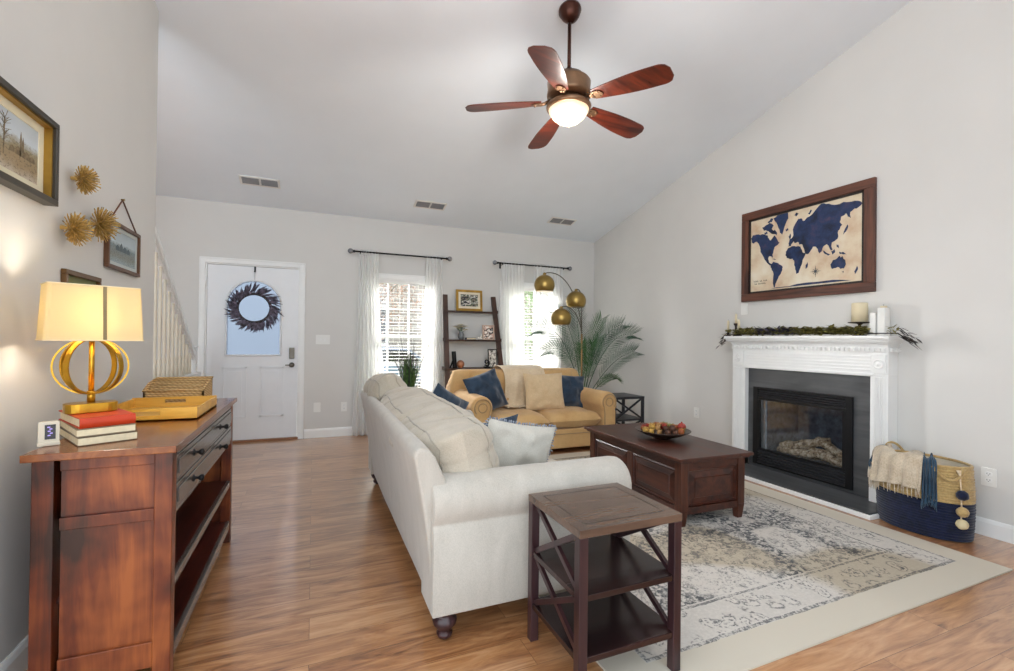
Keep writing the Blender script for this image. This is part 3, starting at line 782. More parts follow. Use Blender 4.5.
# continents in the frame of the zoomed view (u 90..640 left to right, v 0..1 top to bottom)
CONT = {
 'north_america': [(.0,.24),(.02,.20),(.06,.20),(.10,.22),(.14,.22),(.18,.25),(.19,.29),(.21,.33),(.23,.30),(.25,.27),(.28,.34),(.30,.38),(.28,.41),(.25,.43),(.24,.48),(.23,.53),(.235,.57),(.22,.55),(.20,.54),(.185,.58),(.195,.63),(.215,.655),(.22,.68),(.20,.665),(.175,.63),(.15,.58),(.13,.52),(.105,.46),(.10,.39),(.085,.34),(.06,.30),(.03,.32),(.01,.30)],
 'arctic_isles': [(.12,.12),(.16,.10),(.20,.08),(.24,.13),(.22,.17),(.25,.21),(.24,.25),(.20,.21),(.17,.18),(.14,.17)],
 'greenland': [(.24,.03),(.28,.0),(.34,-.02),(.38,.0),(.385,.08),(.36,.14),(.34,.22),(.325,.28),(.305,.25),(.29,.18),(.27,.1)],
 'south_america': [(.215,.66),(.24,.63),(.27,.65),(.30,.68),(.335,.72),(.33,.76),(.315,.81),(.295,.84),(.28,.89),(.262,.94),(.255,.99),(.245,.96),(.24,.88),(.245,.80),(.225,.74),(.212,.70)],
 'africa': [(.365,.52),(.385,.48),(.42,.465),(.46,.48),(.50,.49),(.515,.54),(.53,.58),(.55,.575),(.54,.62),(.52,.67),(.515,.72),(.50,.77),(.485,.83),(.465,.84),(.455,.78),(.445,.72),(.445,.66),(.43,.63),(.40,.63),(.375,.61),(.36,.57)],
 'europe_asia': [(.39,.42),(.40,.37),(.43,.34),(.435,.31),(.43,.25),(.45,.18),(.48,.12),(.505,.12),(.52,.165),(.53,.17),(.56,.13),(.60,.11),(.64,.05),(.68,.0),(.72,.02),(.76,.04),(.80,.06),(.86,.05),(.92,.07),(.97,.08),(1.0,.12),(.97,.155),(.94,.16),(.91,.19),(.915,.26),(.895,.24),(.88,.19),(.84,.22),(.83,.28),(.85,.32),(.83,.37),(.815,.40),(.82,.45),(.80,.49),(.77,.51),(.765,.55),(.775,.60),(.765,.61),(.745,.55),(.73,.52),(.70,.54),(.685,.60),(.67,.62),(.655,.56),(.64,.53),(.61,.52),(.60,.55),(.575,.60),(.555,.60),(.535,.53),(.52,.47),(.49,.46),(.475,.42),(.45,.43),(.44,.40),(.42,.43),(.41,.46),(.39,.46)],
 'svalbard': [(.44,.06),(.46,.03),(.48,.05),(.46,.08)], 'novaya': [(.565,.09),(.59,.04),(.60,.05),(.58,.10)], 'baffin': [(.225,.21),(.25,.19),(.275,.24),(.27,.27),(.245,.25)], 'victoria': [(.14,.20),(.17,.19),(.175,.225),(.15,.23)], 'ellesmere': [(.18,.06),(.215,.02),(.235,.03),(.22,.075),(.19,.08)], 'sumatra': [(.69,.585),(.705,.595),(.735,.645),(.725,.65)], 'philippines': [(.805,.545),(.82,.55),(.825,.60),(.81,.58)], 'cuba': [(.225,.585),(.25,.59),(.27,.61),(.25,.605)], 'tasmania': [(.85,.88),(.862,.88),(.858,.9)],
 'britain': [(.39,.33),(.405,.29),(.41,.34),(.40,.37)], 'iceland': [(.36,.22),(.38,.21),(.385,.24),(.365,.25)],
 'madagascar': [(.55,.74),(.565,.71),(.565,.77),(.55,.79)],
 'australia': [(.76,.78),(.78,.73),(.81,.72),(.83,.69),(.84,.72),(.855,.70),(.875,.75),(.88,.80),(.865,.85),(.84,.85),(.82,.82),(.79,.83),(.77,.83)],
 'indonesia': [(.70,.60),(.73,.63),(.76,.66),(.74,.665),(.715,.64)], 'borneo': [(.765,.62),(.79,.60),(.795,.64),(.775,.66)], 'new_guinea': [(.83,.64),(.86,.65),(.885,.69),(.86,.68),(.835,.67)],
 'japan': [(.875,.37),(.89,.33),(.895,.36),(.88,.41),(.86,.44)], 'new_zealand': [(.945,.90),(.965,.84),(.97,.88),(.95,.93)],
 'antarctica': [(.22,1.0),(.27,.99),(.40,.992),(.47,.975),(.56,.97),(.66,.975),(.78,.972),(.86,.985),(.92,1.0)],
}
UY = lambda u: (a1 - .02) - u * (a1 - a0 - .04)
VZ = lambda v: (b1 - .02) - max(0, v) * (b1 - b0 - .04) * .985
m = MB()
for nm, pl in CONT.items():
    # slightly jagged outlines
    pts = []
    for i in range(len(pl)):
        p, q = pl[i], pl[(i + 1) % len(pl)]
        pts.append(p)
        if nm != 'antarctica': pts.append(((p[0] + q[0]) / 2 + .004 * math.sin(i * 7.3), (p[1] + q[1]) / 2 + .008 * math.cos(i * 5.1)))
    m.prism([(UY(u), VZ(v)) for u, v in pts], 'yz', RX - .017, RX - .0138)
obj('continents', m, NV.m, mp)
m = MB(); cy_, cz_ = UY(.635), VZ(.84)
for k in range(8):
    a = k * PI / 4; L = .05 if k % 2 == 0 else .03
    m.prism([(cy_ + L * math.cos(a), cz_ + L * math.sin(a)), (cy_ + .007 * math.cos(a + .5), cz_ + .007 * math.sin(a + .5)), (cy_, cz_), (cy_ + .007 * math.cos(a - .5), cz_ + .007 * math.sin(a - .5))], 'yz', RX - .0158, RX - .0138)
m.tube([(RX - .0145, cy_ + .024 * math.cos(PI * k / 12), cz_ + .024 * math.sin(PI * k / 12)) for k in range(24)], .0008, 4, closed=True)
obj('compass_rose', m, plain('map_ink', '#4a5058', .6), mp)
m = MB()
for row, words in ((.868, (4, 2, 3)), (.905, (2, 6))):
    u = .035 if row < .9 else .045
    for w_ in words:
        for k in range(w_):
            hh = .010; y_ = UY(u); z_ = VZ(row + (0.0))
            m.box(RX - .0155, RX - .0138, y_ - .0095, y_, z_ - hh, z_ - hh + .003); m.box(RX - .0155, RX - .0138, y_ - .003, y_, z_ - hh, z_ + .004)
            u += .0135
        u += .012
obj('lettering', m, 'black_metal', mp)

# ================================================================== FAN
FC = Vector((1.606, 2.785, 0))
fan = thing('ceiling_fan', 'bronze ceiling fan with five wooden blades and a lit glass bowl', 'ceiling fan', (FC.x, FC.y, cz(FC.y)))
zc_ = cz(FC.y)
m = MB(); T = XF((FC.x, FC.y, zc_ - .005), rx=-sl)
m.lathe([(.076, 0), (.078, -.02), (.068, -.035), (.066, -.05), (.05, -.075), (.03, -.09), (.018, -.095)][::-1], X=T, seg=28)
obj('canopy', m, 'bronze', fan)
m = MB(); m.cyl((FC.x, FC.y, 3.05), .0125, zc_ - 3.05 - .08, 14); m.lathe([(.022, 0), (.026, .02), (.02, .05)], (FC.x, FC.y, 3.04), 16)
obj('downrod', m, 'bronze', fan)
m = MB(); m.lathe([(.10, 2.875), (.148, 2.885), (.152, 2.905), (.146, 2.94), (.150, 2.985), (.14, 3.0), (.11, 3.02), (.10, 3.035), (.05, 3.05), (.02, 3.055)], (FC.x, FC.y, 0), 36)
obj('motor_housing', m, 'bronze_lt', fan)
m = MB(); m.lathe([(.09, 2.875), (.11, 2.865), (.115, 2.85), (.145, 2.838), (.155, 2.825), (.152, 2.808), (.138, 2.80)][::-1], (FC.x, FC.y, 0), 36)
obj('light_fitter', m, 'bronze_lt', fan)
BOWL = NT('lit_alabaster_glass'); v_ = BOWL.coords()
BOWL.set(Base_Color=lin('#f2dcb8'), Roughness=.3, Emission_Color=BOWL.ramp(BOWL.noise(v_, 9, 4, .6), [(.3, lin('#e9b878')), (.7, lin('#fff0d2'))]), Emission_Strength=.42)
m = MB(); m.lathe([(.0001, 2.70), (.03, 2.703), (.075, 2.722), (.112, 2.752), (.134, 2.785), (.14, 2.806)], (FC.x, FC.y, 0), 36)
obj('glass_bowl', m, BOWL.m, fan)
m = MB(); m.lathe([(.0001, 2.682), (.008, 2.686), (.014, 2.697), (.02, 2.704), (.02, 2.709)], (FC.x, FC.y, 0), 14)
obj('finial', m, 'bronze_lt', fan)
l = bpy.data.lights.new('fan_bulb', 'POINT'); l.energy = 17; l.color = (1, .94, .87); l.shadow_soft_size = .13
lo = bpy.data.objects.new('fan_bulb', l); COL.objects.link(lo); lo.parent = fan; lo.location = (0, 0, 2.62 - zc_)
def blade_mesh(mb, A):
    # local x outward, y across
    out = []; N = 26
    L0, L1 = .19, .715
    def wd(t): return (.045 + .040 * math.sin(min(1, t * 1.35) * PI / 2)) * (1 if t < .86 else math.sqrt(max(0, 1 - ((t - .86) / .14) ** 2)) * .6 + .4)
    top = [(L0 + (L1 - L0) * i / N, wd(i / N)) for i in range(N + 1)]
    poly = top + [(x_, -w_) for x_, w_ in top[::-1]]
    poly = poly + []
    vs = []; n = len(poly)
    for zz in (-.004, .004): vs += [(x_, y_, zz) for x_, y_ in poly]
    mb.add(vs, [(i, (i + 1) % n, n + (i + 1) % n, n + i) for i in range(n)], X=A)
    k = len(mb.v) - 2 * n
    mb.f += [tuple(k + i for i in range(n))[::-1], tuple(k + n + i for i in range(n))]; mb.sm += [False, False]
for k in range(5):
    a = rad(10.6 + 72 * k)
    # pivot at motor, droop slightly, pitch
    A = Matrix.Translation((FC.x, FC.y, 2.862)) @ Matrix.Rotation(a, 4, 'Z') @ Matrix.Rotation(rad(3.6), 4, 'Y') @ Matrix.Rotation(rad(-12), 4, 'X')
    m = MB(); blade_mesh(m, A @ Matrix.Translation((0, 0, 0)))
    b = obj('blade', m, M['blade'], fan, bev=.002, label='reddish brown blade')
    m = MB()
    A2 = Matrix.Translation((FC.x, FC.y, 2.862)) @ Matrix.Rotation(a, 4, 'Z') @ Matrix.Rotation(rad(3.6), 4, 'Y')
    m.M = A2 @ Matrix.Rotation(rad(-12), 4, 'X')
    m.tube([(.13, 0, .012), (.165, .006, -.004), (.20, .012, -.011)], [.012, .010, .008], 8); m.tube([(.13, 0, .012), (.165, -.006, -.004), (.20, -.012, -.011)], [.012, .010, .008], 8)
    m.lathe([(.034, 0), (.034, .004), (.02, .007)], (.215, 0, -.012), 16, sx=1.3)
    for yy in (-.02, .02): m.ball((.235, yy, -.013), .006, 8, 6)
    obj('blade_bracket', m, 'bronze_lt', fan)

# ================================================================== RUG
m = MB(); RW, RH = 2.485, 3.06
m.grid(lambda u, v: (u * RW, v * RH, .009 + .0012 * noise.noise(Vector((u * 9, v * 9, 0)))), 40, 40)
m.grid(lambda u, v: (u * RW, v * RH, .0015), 1, 1)
for e in range(4):
    def ef(u, v, e=e):
        z = .0015 + v * .0075
        return {0: (u * RW, 0, z), 1: (RW, u * RH, z), 2: (RW - u * RW, RH, z), 3: (0, RH - u * RH, z)}[e]
    m.grid(ef, 40, 1)
rug = single('area_rug', m, rug_mat(0, RW, 0, RH), 'large distressed cream rug with grey blue oriental pattern under the coffee table', 'rug', (1.0, 1.225, 0), world=False)
rug.rotation_euler = (0, 0, rad(.5))

# ================================================================== SOFA (back to the camera, facing the fireplace)
def rolled_arm(mb, axis, a0, a1, out, inn, cu, czz, r, z0, front, seg=16, end=.05):
    """rolled sofa arm; 'out'/'inn' outer and inner faces, circle centre (cu, czz); runs along axis from a0 (back) to a1 (front)"""
    s_ = 1 if out > inn else -1
    prof = [(out, z0), (out, czz - r * .9)]
    for i in range(seg + 1):
        a = rad(-42 + (222 + 42) * i / seg)
        prof.append((cu + s_ * r * math.cos(a), czz + r * math.sin(a)))
    prof += [(inn, czz - r), (inn, z0)]
    n = len(prof); st = []
    d = 1 if a1 > a0 else -1
    for t, k in ((0, 1), (.3, 1), (.6, 1), (.9, 1)): st.append((a0 + (a1 - d * end - a0) * t / .9, 1.))
    st += [(a1 - d * end * .45, .985), (a1 - d * end * .15, .94), (a1, .86)]
    mu, mz = (out + inn) / 2, (z0 + czz + r) / 2
    vs = []
    for a, k in st:
        for u, z in prof:
            uu = mu + (u - mu) * k; zz = z if z <= z0 + 1e-6 else mz + (z - mz) * (k if z > mz else 1)
            vs.append((a, uu, zz) if axis == 'x' else (uu, a, zz))
    fs = []
    for i in range(len(st) - 1):
        for j in range(n):
            fs.append((i * n + j, i * n + (j + 1) % n, (i + 1) * n + (j + 1) % n, (i + 1) * n + j))
    k0 = len(mb.v); mb.add(vs, fs, True)
    mb.f += [tuple(k0 + j for j in range(n)), tuple(k0 + (len(st) - 1) * n + j for j in range(n))]; mb.sm += [False, False]

sofa = thing('sofa', 'long cream linen sofa with rolled arms, its back toward the hardwood walkway', 'sofa', (.9, 2.9, 0))
SY0, SY1 = 1.80, 4.0
m = MB(); N = 24
bp = [(.458, .12), (.445, .25), (.425, .42), (.40, .58), (.372, .72), (.366, .752), (.374, .776), (.395, .786), (.425, .778), (.452, .745), (.49, .66), (.54, .56), (.60, .42), (.62, .12)]
m.grid(lambda u, v: (0, 0, 0), 1, 1); m = MB()
nb = len(bp)
for i in range(N + 1):
    t = i / N; y = SY0 + (SY1 - SY0) * t
    for j, (x_, z_) in enumerate(bp):
        w_ = .004 * noise.noise(Vector((y * 3, z_ * 6, 0)))
        e = 1 - .03 * (t < .001 or t > .999)
        m.v.append(Vector((x_ + w_, y, .12 + (z_ - .12) * (1 - .008 * (t < .001 or t > .999)))))
for i in range(N):
    for j in range(nb): m.f.append((i * nb + j, i * nb + (j + 1) % nb, (i + 1) * nb + (j + 1) % nb, (i + 1) * nb + j)); m.sm.append(True)
m.f += [tuple(range(nb)), tuple(N * nb + j for j in range(nb))]; m.sm += [False, False]
obj('back', m, 'linen', sofa, bev=.012)
m = MB(); rolled_arm(m, 'x', .44, 1.385, 1.768, 1.975, 1.866, .545, .108, .12, 1); obj('rolled_arm', m, 'linen', sofa, bev=.008)
m = MB(); rolled_arm(m, 'x', .44, 1.32, 4.032, 3.825, 3.934, .475, .108, .12, 1); obj('rolled_arm', m, 'linen', sofa, bev=.008)
obj('seat_base', MB().box(.60, 1.35, 1.97, 3.83, .12, .34), 'linen', sofa, bev=.015)
for y0 in (1.985, 2.605, 3.225):
    m = MB(); cushion(m, .78, .60, .19, XF((1.0, y0 + .295, .43), rx=PI / 2), 20, 5, .003, y0, pinch=.02)
    obj('seat_cushion', m, 'linen_c', sofa)
PIPE = fabric('cream_piping', '#9d9484', '#ada497', 5, 300)
for k, (yc, w, h, xo, zo, th, tl, sw, ex_) in enumerate(((2.665, 1.64, .45, .625, .622, .42, 14, -1., 5), (3.73, .64, .50, .565, .685, .31, 17, 4, 4))):
    def cr(u, v, sg, k=k):
        d = 0
        for u0, ph, am in ((-.62, .3, .5), (-.2, 1., .8), (.22, 2.4, .8), (.62, 4., .5)):
            du = u - u0 - .10 * math.sin(v * 2.5 + ph + k)
            d -= .020 * am * math.exp(-(du / .022) ** 2) * (1 if abs(v) < .7 else .3)
        d -= .012 * math.exp(-((v - .25 - .18 * math.sin(u * 5 + k)) / .05) ** 2)
        return d * sg
    def lm(u, a, k=k):
        q = 1.
        for u0, ph, am in ((-.80, .3, .6), (-.55, 1.3, 1.), (-.30, 2.0, .7), (-.08, 3.1, 1.), (.20, 4.4, .8), (.42, .7, 1.), (.66, 5.2, .7), (.84, 1.9, .6)):
            du = u - u0 - .09 * math.sin(a * 1.6 + ph)
            q -= .075 * am * (.35 + .65 * (.5 + .5 * math.sin(a * 2.3 + ph * 2))) * math.exp(-(du / (.022 if k == 0 else .05)) ** 2)
        return q + .035 * noise.noise(Vector((u * 4, math.cos(a) * 1.2, math.sin(a) * 1.2 + k)))
    m = MB(); pm_ = MB()
    cushion(m, w, h, th, XF((xo, yc, zo), rx=-rad(tl), rz=PI / 2) @ Matrix.Rotation(rad(sw), 4, "Y"), 110, ex_, .006, k * 3.3 + 1, cr, .03, pipe=(.95, .945, pm_), lump=lm)
    cu_ = obj('back_cushion', m, 'linen_c', sofa)
    obj('piping', pm_, PIPE, cu_)
for x, y in ((.505, 1.825), (.505, 3.965), (1.30, 1.83), (1.30, 3.965)):
    m = MB(); m.lathe([(.018, .012), (.030, .016), (.033, .03), (.024, .038), (.032, .046), (.047, .066), (.050, .083), (.040, .098), (.034, .104), (.044, .112), (.046, .121)], (x, y, 0), 20)
    m.lathe([(.012, 0.001 if x < 1 else .0115), (.016, .006), (.014, .014)], (x, y, 0), 12)
    obj('bun_foot', m, 'espresso', sofa)
# pillows on the sofa
def pillow(name, label, w, h, t, X, mat, seed=0, group=None, wr=.006, trim=None, res=22):
    c = X.to_translation(); base = Vector((c.x, c.y, c.z - h / 2))
    tgt = thing(name, label, 'pillow', base, group=group) if trim else None
    m = MB(); cushion(m, w, h, t, X, res, 2.4, wr, seed, pinch=.10)
    if not trim: return single(name, m, mat, label, 'pillow', base, group=group)
    obj('pillow_cover', m, mat, tgt)
    m = MB(); random.seed(3); n = 30
    for e in range(4):
        for i in range(n):
            u = -1 + 2 * (i + .5) / n
            p = {0: (u * w / 2, 0, h / 2 * (1 - .06 * (1 - u * u))), 1: (w / 2 * .985, 0, u * h / 2), 2: (u * w / 2, 0, -h / 2 * .97), 3: (-w / 2 * .985, 0, u * h / 2)}[e]
            d = Vector({0: (0, 0, 1), 1: (1, 0, 0), 2: (0, 0, -1), 3: (-1, 0, 0)}[e]) + Vector((random.uniform(-.5, .5), random.uniform(-.6, .6), random.uniform(-.5, .2)))
            a = X @ Vector(p); b = X @ (Vector(p) + d * .013)
            m.tube([a, (a + b) / 2 + Vector((0, 0, .002)), b], [.0035, .0045, .0025], 5)
    obj('tassel_trim', m, 'tassel', tgt)
    return tgt
pillow('tasselled_pillow', 'ivory pillow with grey blue tassel trim against the near sofa arm', .40, .40, .15, XF((.945, 2.15, .60), rx=rad(10), rz=rad(4)) @ Matrix.Rotation(rad(11), 4, 'Y'), 'pillow_w', 2, trim=True)
pillow('navy_pillow', 'navy velvet pillow lying on the cream sofa behind the tasselled pillow', .40, .40, .13, XF((.88, 2.40, .585), rx=rad(18), rz=rad(14)) @ Matrix.Rotation(rad(-6), 4, 'Y'), 'navy', 5)
pillow('navy_pillow', 'navy velvet pillow standing at the far end of the cream sofa', .42, .42, .14, XF((.95, 3.62, .595), rx=rad(14), rz=rad(24)) @ Matrix.Rotation(rad(28), 4, 'Y'), 'navy', 8)

# ================================================================== LOVESEAT
lv = thing('loveseat', 'tan rolled-arm loveseat under the windows facing the room', 'sofa', (2.3, 4.8, 0))
m = MB(); rolled_arm(m, 'y', 5.12, 4.29, 1.455, 1.66, 1.545, .535, .112, .05, 1); la = obj('rolled_arm', m, 'tan', lv, bev=.006)
m = MB(); rolled_arm(m, 'y', 5.12, 4.29, 3.125, 2.955, 3.03, .535, .112, .05, 1); ra = obj('rolled_arm', m, 'tan', lv, bev=.006)
for cu, oo, arm in ((1.545, 1, la), (3.03, -1, ra)):
    m = MB()
    pts = [(cu + .085 * math.cos(rad(a)) * oo * -1, 4.283, .535 + .085 * math.sin(rad(a))) for a in range(-40, 226, 14)] + [(cu + .058 * oo, 4.283, .40), (cu + .055 * oo, 4.285, .07)]
    m.tube(pts, .0075, 8)
    m.tube([(cu + .045 * math.cos(rad(a)), 4.283, .535 + .045 * math.sin(rad(a))) for a in range(0, 360, 20)], .006, 8, closed=True)
    obj('piping', m, 'tan_piping', arm)
m = MB(); m.box(1.66, 2.955, 4.35, 5.0, .05, .255); obj('seat_base', m, 'tan', lv, bev=.012)
m = MB(); m.tube([(1.66, 4.347, .205), (2.955, 4.347, .205)], .005, 8); obj('piping', m, 'tan_piping', lv)
for x0, x1 in ((1.665, 2.31), (2.312, 2.955)):
    m = MB(); cushion(m, x1 - x0, .70, .185, XF(((x0 + x1) / 2, 4.665, .345), rx=PI / 2), 22, 6, .004, x0, pinch=.01)
    obj('seat_cushion', m, 'tan', lv)
m = MB(); nb = 12; NU = 28
def lb(u, v):
    # u along x, v around the section
    x = 1.425 + (3.15 - 1.425) * u
    e = min(u, 1 - u) * (3.15 - 1.425)
    sh = 1 - math.sqrt(max(0, 1 - (1 - min(1, e / .10)) ** 2)) if e < .10 else 0
    top = .862 - sh * .16
    th = .10
    a = v * 2 * PI
    if v < .25: k = v / .25; return (x, 5.23, .08 + (top - .11 - .08) * k)
    if v < .5: k = (v - .25) / .25; return (x, 5.13 + th * math.cos(PI * k), top - .11 + .11 * math.sin(PI * k))
    if v < .75: k = (v - .5) / .25; return (x, 5.03 - .06 * k, top - .11 - (top - .11 - .08) * k)
    k = (v - .75) / .25; return (x, 4.97 + .26 * k, .08)
m.grid(lb, NU, 32, cv=True)
k0 = 0; m.f.append(tuple(range(32))); m.f.append(tuple(NU * 32 + j for j in range(32))); m.sm += [False, False]
obj('back', m, 'tan', lv)
for x0, x1, sd in ((1.63, 2.31, 1), (2.30, 2.98, 4)):
    m = MB(); cushion(m, x1 - x0, .44, .2, XF(((x0 + x1) / 2, 4.97, .645), rx=rad(-12)), 22, 3.4, .006, sd, pinch=.04)
    obj('back_cushion', m, 'tan', lv)
for x, y in ((1.55, 4.36), (3.03, 4.36), (1.55, 5.15), (3.03, 5.15)):
    obj('foot', MB().taper((x - .025, x + .025, y - .025, y + .025), .0, (x - .033, x + .033, y - .033, y + .033), .055), 'espresso', lv)
# cream throw over the loveseat's back
m = MB()
path = [(5.255, .50), (5.262, .70), (5.255, .80), (5.21, .872), (5.13, .897), (5.05, .892), (4.97, .885), (4.90, .865), (4.845, .80), (4.82, .70), (4.83, .60), (4.845, .52), (4.83, .455), (4.72, .452)]
def cr_path(t):
    f = t * (len(path) - 1); i = min(int(f), len(path) - 2); f -= i
    return path[i][0] * (1 - f) + path[i + 1][0] * f, path[i][1] * (1 - f) + path[i + 1][1] * f
def tw(u, v):
    y, z = cr_path(v); x = 2.01 + .46 * u + .05 * v * (u - .3) + (.04 * u) * math.sin(v * 4)
    w = .006 * math.sin(u * 22 + v * 3) * (.4 + v) + .008 * noise.noise(Vector((u * 5, v * 6, 1)))
    return (x, y - (w + .004 if v > .5 else -w - .004), z + abs(w) * .8 + .003)
m.grid(tw, 40, 50)
single('throw_blanket', m, 'cream_throw', 'cream throw blanket draped over the middle of the tan loveseat back', 'blanket', (2.25, 5.0, .45), solid=.006)
pillow('navy_pillow', 'navy velvet pillow tilted at the left end of the tan loveseat', .43, .43, .15, XF((1.715, 4.66, .645), rx=rad(-16), rz=rad(10)) @ Matrix.Rotation(rad(-16), 4, 'Y'), 'navy', 11, wr=.008)
pillow('tan_pillow', 'large cream tan square pillow in the middle of the loveseat', .49, .43, .15, XF((2.43, 4.69, .625), rx=rad(-14), rz=rad(-3)), 'tan_pillow', 13)
pillow('navy_pillow', 'navy velvet pillow at the right end of the tan loveseat', .40, .39, .15, XF((2.81, 4.80, .61), rx=rad(-16), rz=rad(-10)) @ Matrix.Rotation(rad(5), 4, 'Y'), 'navy', 15, wr=.008)

# ================================================================== SIDE TABLES
def side_table(name, label, loc, rz, w, d, h, s1, s2, mt, ml, ms, leg=.034, two=True, rug_z=0):
    """local: centred; crosses on the +-x sides"""
    t = thing(name, label, 'side table', loc, rz, world=False)
    X, Y = w / 2, d / 2
    m = MB(); m.box(-X, X, -Y, Y, h - .028, h); obj('table_top', m, mt, t, bev=.002)
    m = MB(); q = .045
    for a, b, c, e in ((-X + q, X - q, -Y + q, -Y + q + .003), (-X + q, X - q, Y - q - .003, Y - q), (-X + q, -X + q + .003, -Y + q, Y - q), (X - q - .003, X - q, -Y + q, Y - q)): m.box(a, b, c, e, h - .002, h + .0005)
    obj('inlay_line', m, 'black_metal', t)
    for sx in (-1, 1):
        for sy in (-1, 1):
            cx_, cy_ = sx * (X - leg / 2 - .001), sy * (Y - leg / 2 - .001)
            obj('leg', MB().box(cx_ - leg / 2, cx_ + leg / 2, cy_ - leg / 2, cy_ + leg / 2, rug_z if sx > 0 else 0, h - .028), ml, t, bev=.002)
    for zz in ([s1, s2] if two else [s1]):
        m = MB(); m.box(-X + .006, X - .006, -Y + .006, Y - .006, zz - .022, zz); obj('shelf', m, ms, t, bev=.002)
    tiers = [(h - .028, s1), (s1 - .022, s2)] if two else [(h - .028, s1)]
    for sx in (-1, 1):
        for z1, z0 in tiers:
            xx = sx * (X - leg / 2 - .004)
            m = MB(); m.bar((xx, -Y + leg, z0), (xx, Y - leg, z1), .02, .014, (1, 0, 0)); m.bar((xx + sx * .0008, -Y + leg, z1), (xx + sx * .0008, Y - leg, z0), .02, .014, (1, 0, 0))
            obj('cross_brace', m, ml, t)
    return t
side_table('end_table', 'small espresso end table with crossed sides beside the cream sofa arm', (1.035, 1.510, 0), 0, .435, .395, .583, .362, .155, 'espresso_top', 'espresso', 'espresso_x', rug_z=.0112)
side_table('side_table', 'small black side table with crossed sides right of the tan loveseat', (3.415, 4.63, 0), PI / 2, .40, .43, .56, .30, .10, 'black_wood', 'black_wood', 'black_wood', leg=.03)

# ================================================================== COFFEE TABLE
ct = thing('coffee_table', 'dark mahogany trunk coffee table with raised panels on the rug', 'coffee table', (2.482, 2.86, .0115), rad(-1.6), world=False)
CX, CY, CH = .274, .555, .453
m = MB(); m.box(-CX - .04, CX + .04, -CY - .04, CY + .04, CH - .022, CH); m.box(-CX - .022, CX + .022, -CY - .022, CY + .022, CH - .036, CH - .022)
obj('table_top', m, 'coffee', ct, bev=.004)
for sx in (-1, 1):
    for sy in (-1, 1):
        cx_, cy_ = sx * (CX - .03), sy * (CY - .03)
        m = MB(); m.box(cx_ - .03, cx_ + .03, cy_ - .03, cy_ + .03, .10, CH - .036); m.taper((cx_ - .02, cx_ + .02, cy_ - .02, cy_ + .02), 0, (cx_ - .03, cx_ + .03, cy_ - .03, cy_ + .03), .10)
        obj('leg', m, 'coffee_z', ct, bev=.003)
def panel(parent, face, a0, a1, z0, z1, f, mat):
    """raised panel; face 'x-','x+','y-','y+' at coordinate f"""
    s_ = -1 if face[1] == '-' else 1
    m = MB()
    steps = [(0, -.006), (.012, .002), (.018, -.012), (.058, -.001), (.062, .006)]
    loops = []
    for i, o in steps: loops.append([(a0 + i, z0 + i), (a1 - i, z0 + i), (a1 - i, z1 - i), (a0 + i, z1 - i), o])
    vs = []
    for L in loops:
        o = L[4]
        for (a, z) in L[:4]: vs.append((f + s_ * o, a, z) if face[0] == 'x' else (a, f + s_ * o, z))
    fs = []
    for i in range(len(loops) - 1):
        for j in range(4): fs.append((i * 4 + j, i * 4 + (j + 1) % 4, i * 4 + 4 + (j + 1) % 4, i * 4 + 4 + j))
    k = (len(loops) - 1) * 4; fs.append((k, k + 1, k + 2, k + 3))
    m.add(vs, fs); return obj('raised_panel', m, mat, parent)
BZ0, BZ1 = .075, CH - .036
m = MB(); m.box(-CX + .02, CX - .02, -CY + .02, CY - .02, BZ0 + .01, BZ1)
obj('body', m, 'coffee', ct)
for sx, fc in ((-1, 'x-'), (1, 'x+')):
    F_ = sx * (CX - .006)
    for z0, z1 in ((BZ0, BZ0 + .045), (BZ1 - .05, BZ1)): obj('rail', MB().box(min(F_, F_ - sx * .02), max(F_, F_ - sx * .02), -CY + .06, CY - .06, z0, z1), 'coffee', ct, bev=.002)
    obj('center_stile', MB().box(min(F_, F_ - sx * .02), max(F_, F_ - sx * .02), -.03, .03, BZ0 + .045, BZ1 - .05), 'coffee_z', ct, bev=.002)
    for a0, a1 in ((-CY + .06, -.03), (.03, CY - .06)): panel(ct, fc, a0, a1, BZ0 + .045, BZ1 - .05, F_ - sx * .004, 'coffee')
for sy, fc in ((-1, 'y-'), (1, 'y+')):
    F_ = sy * (CY - .006)
    for z0, z1 in ((BZ0, BZ0 + .045), (BZ1 - .05, BZ1)): obj('rail', MB().box(-CX + .06, CX - .06, min(F_, F_ - sy * .02), max(F_, F_ - sy * .02), z0, z1), 'coffee', ct, bev=.002)
    panel(ct, fc, -CX + .06, CX - .06, BZ0 + .045, BZ1 - .05, F_ - sy * .004, 'coffee')
# bowl with dried pieces
BC = (2.495, 2.83, .0115 + CH + .0015)
m = MB(); m.lathe([(.06, 0), (.062, .006), (.09, .014), (.15, .034), (.2, .06), (.207, .066), (.203, .068), (.15, .045), (.09, .026), (.0001, .02)], BC, 40)
single('decorative_bowl', m, plain('bronze_bowl', '#4a3a32', .3, .5), 'wide shallow dark bowl on top of the coffee table', 'bowl', BC)
random.seed(11)
PC = {'red': '#a33226', 'deep': '#6a1f1c', 'tan': '#b88a52', 'green': '#8b8a3c', 'brown': '#5c3826', 'gold': '#c59a48', 'rust': '#a85a2c'}
PM = {k: plain('dried_' + k, v, .55, var=.3, nscale=60, bump=.3) for k, v in PC.items()}
PL = {'red': 'bright red dried ball heaped in the coffee table bowl', 'tan': 'tan dried pod heaped in the coffee table bowl', 'green': 'olive green dried pod heaped in the coffee table bowl', 'brown': 'dark brown dried pod heaped in the coffee table bowl', 'gold': 'golden dried ball heaped in the coffee table bowl', 'rust': 'rust orange dried ball heaped in the coffee table bowl'}
BV = Vector(BC)
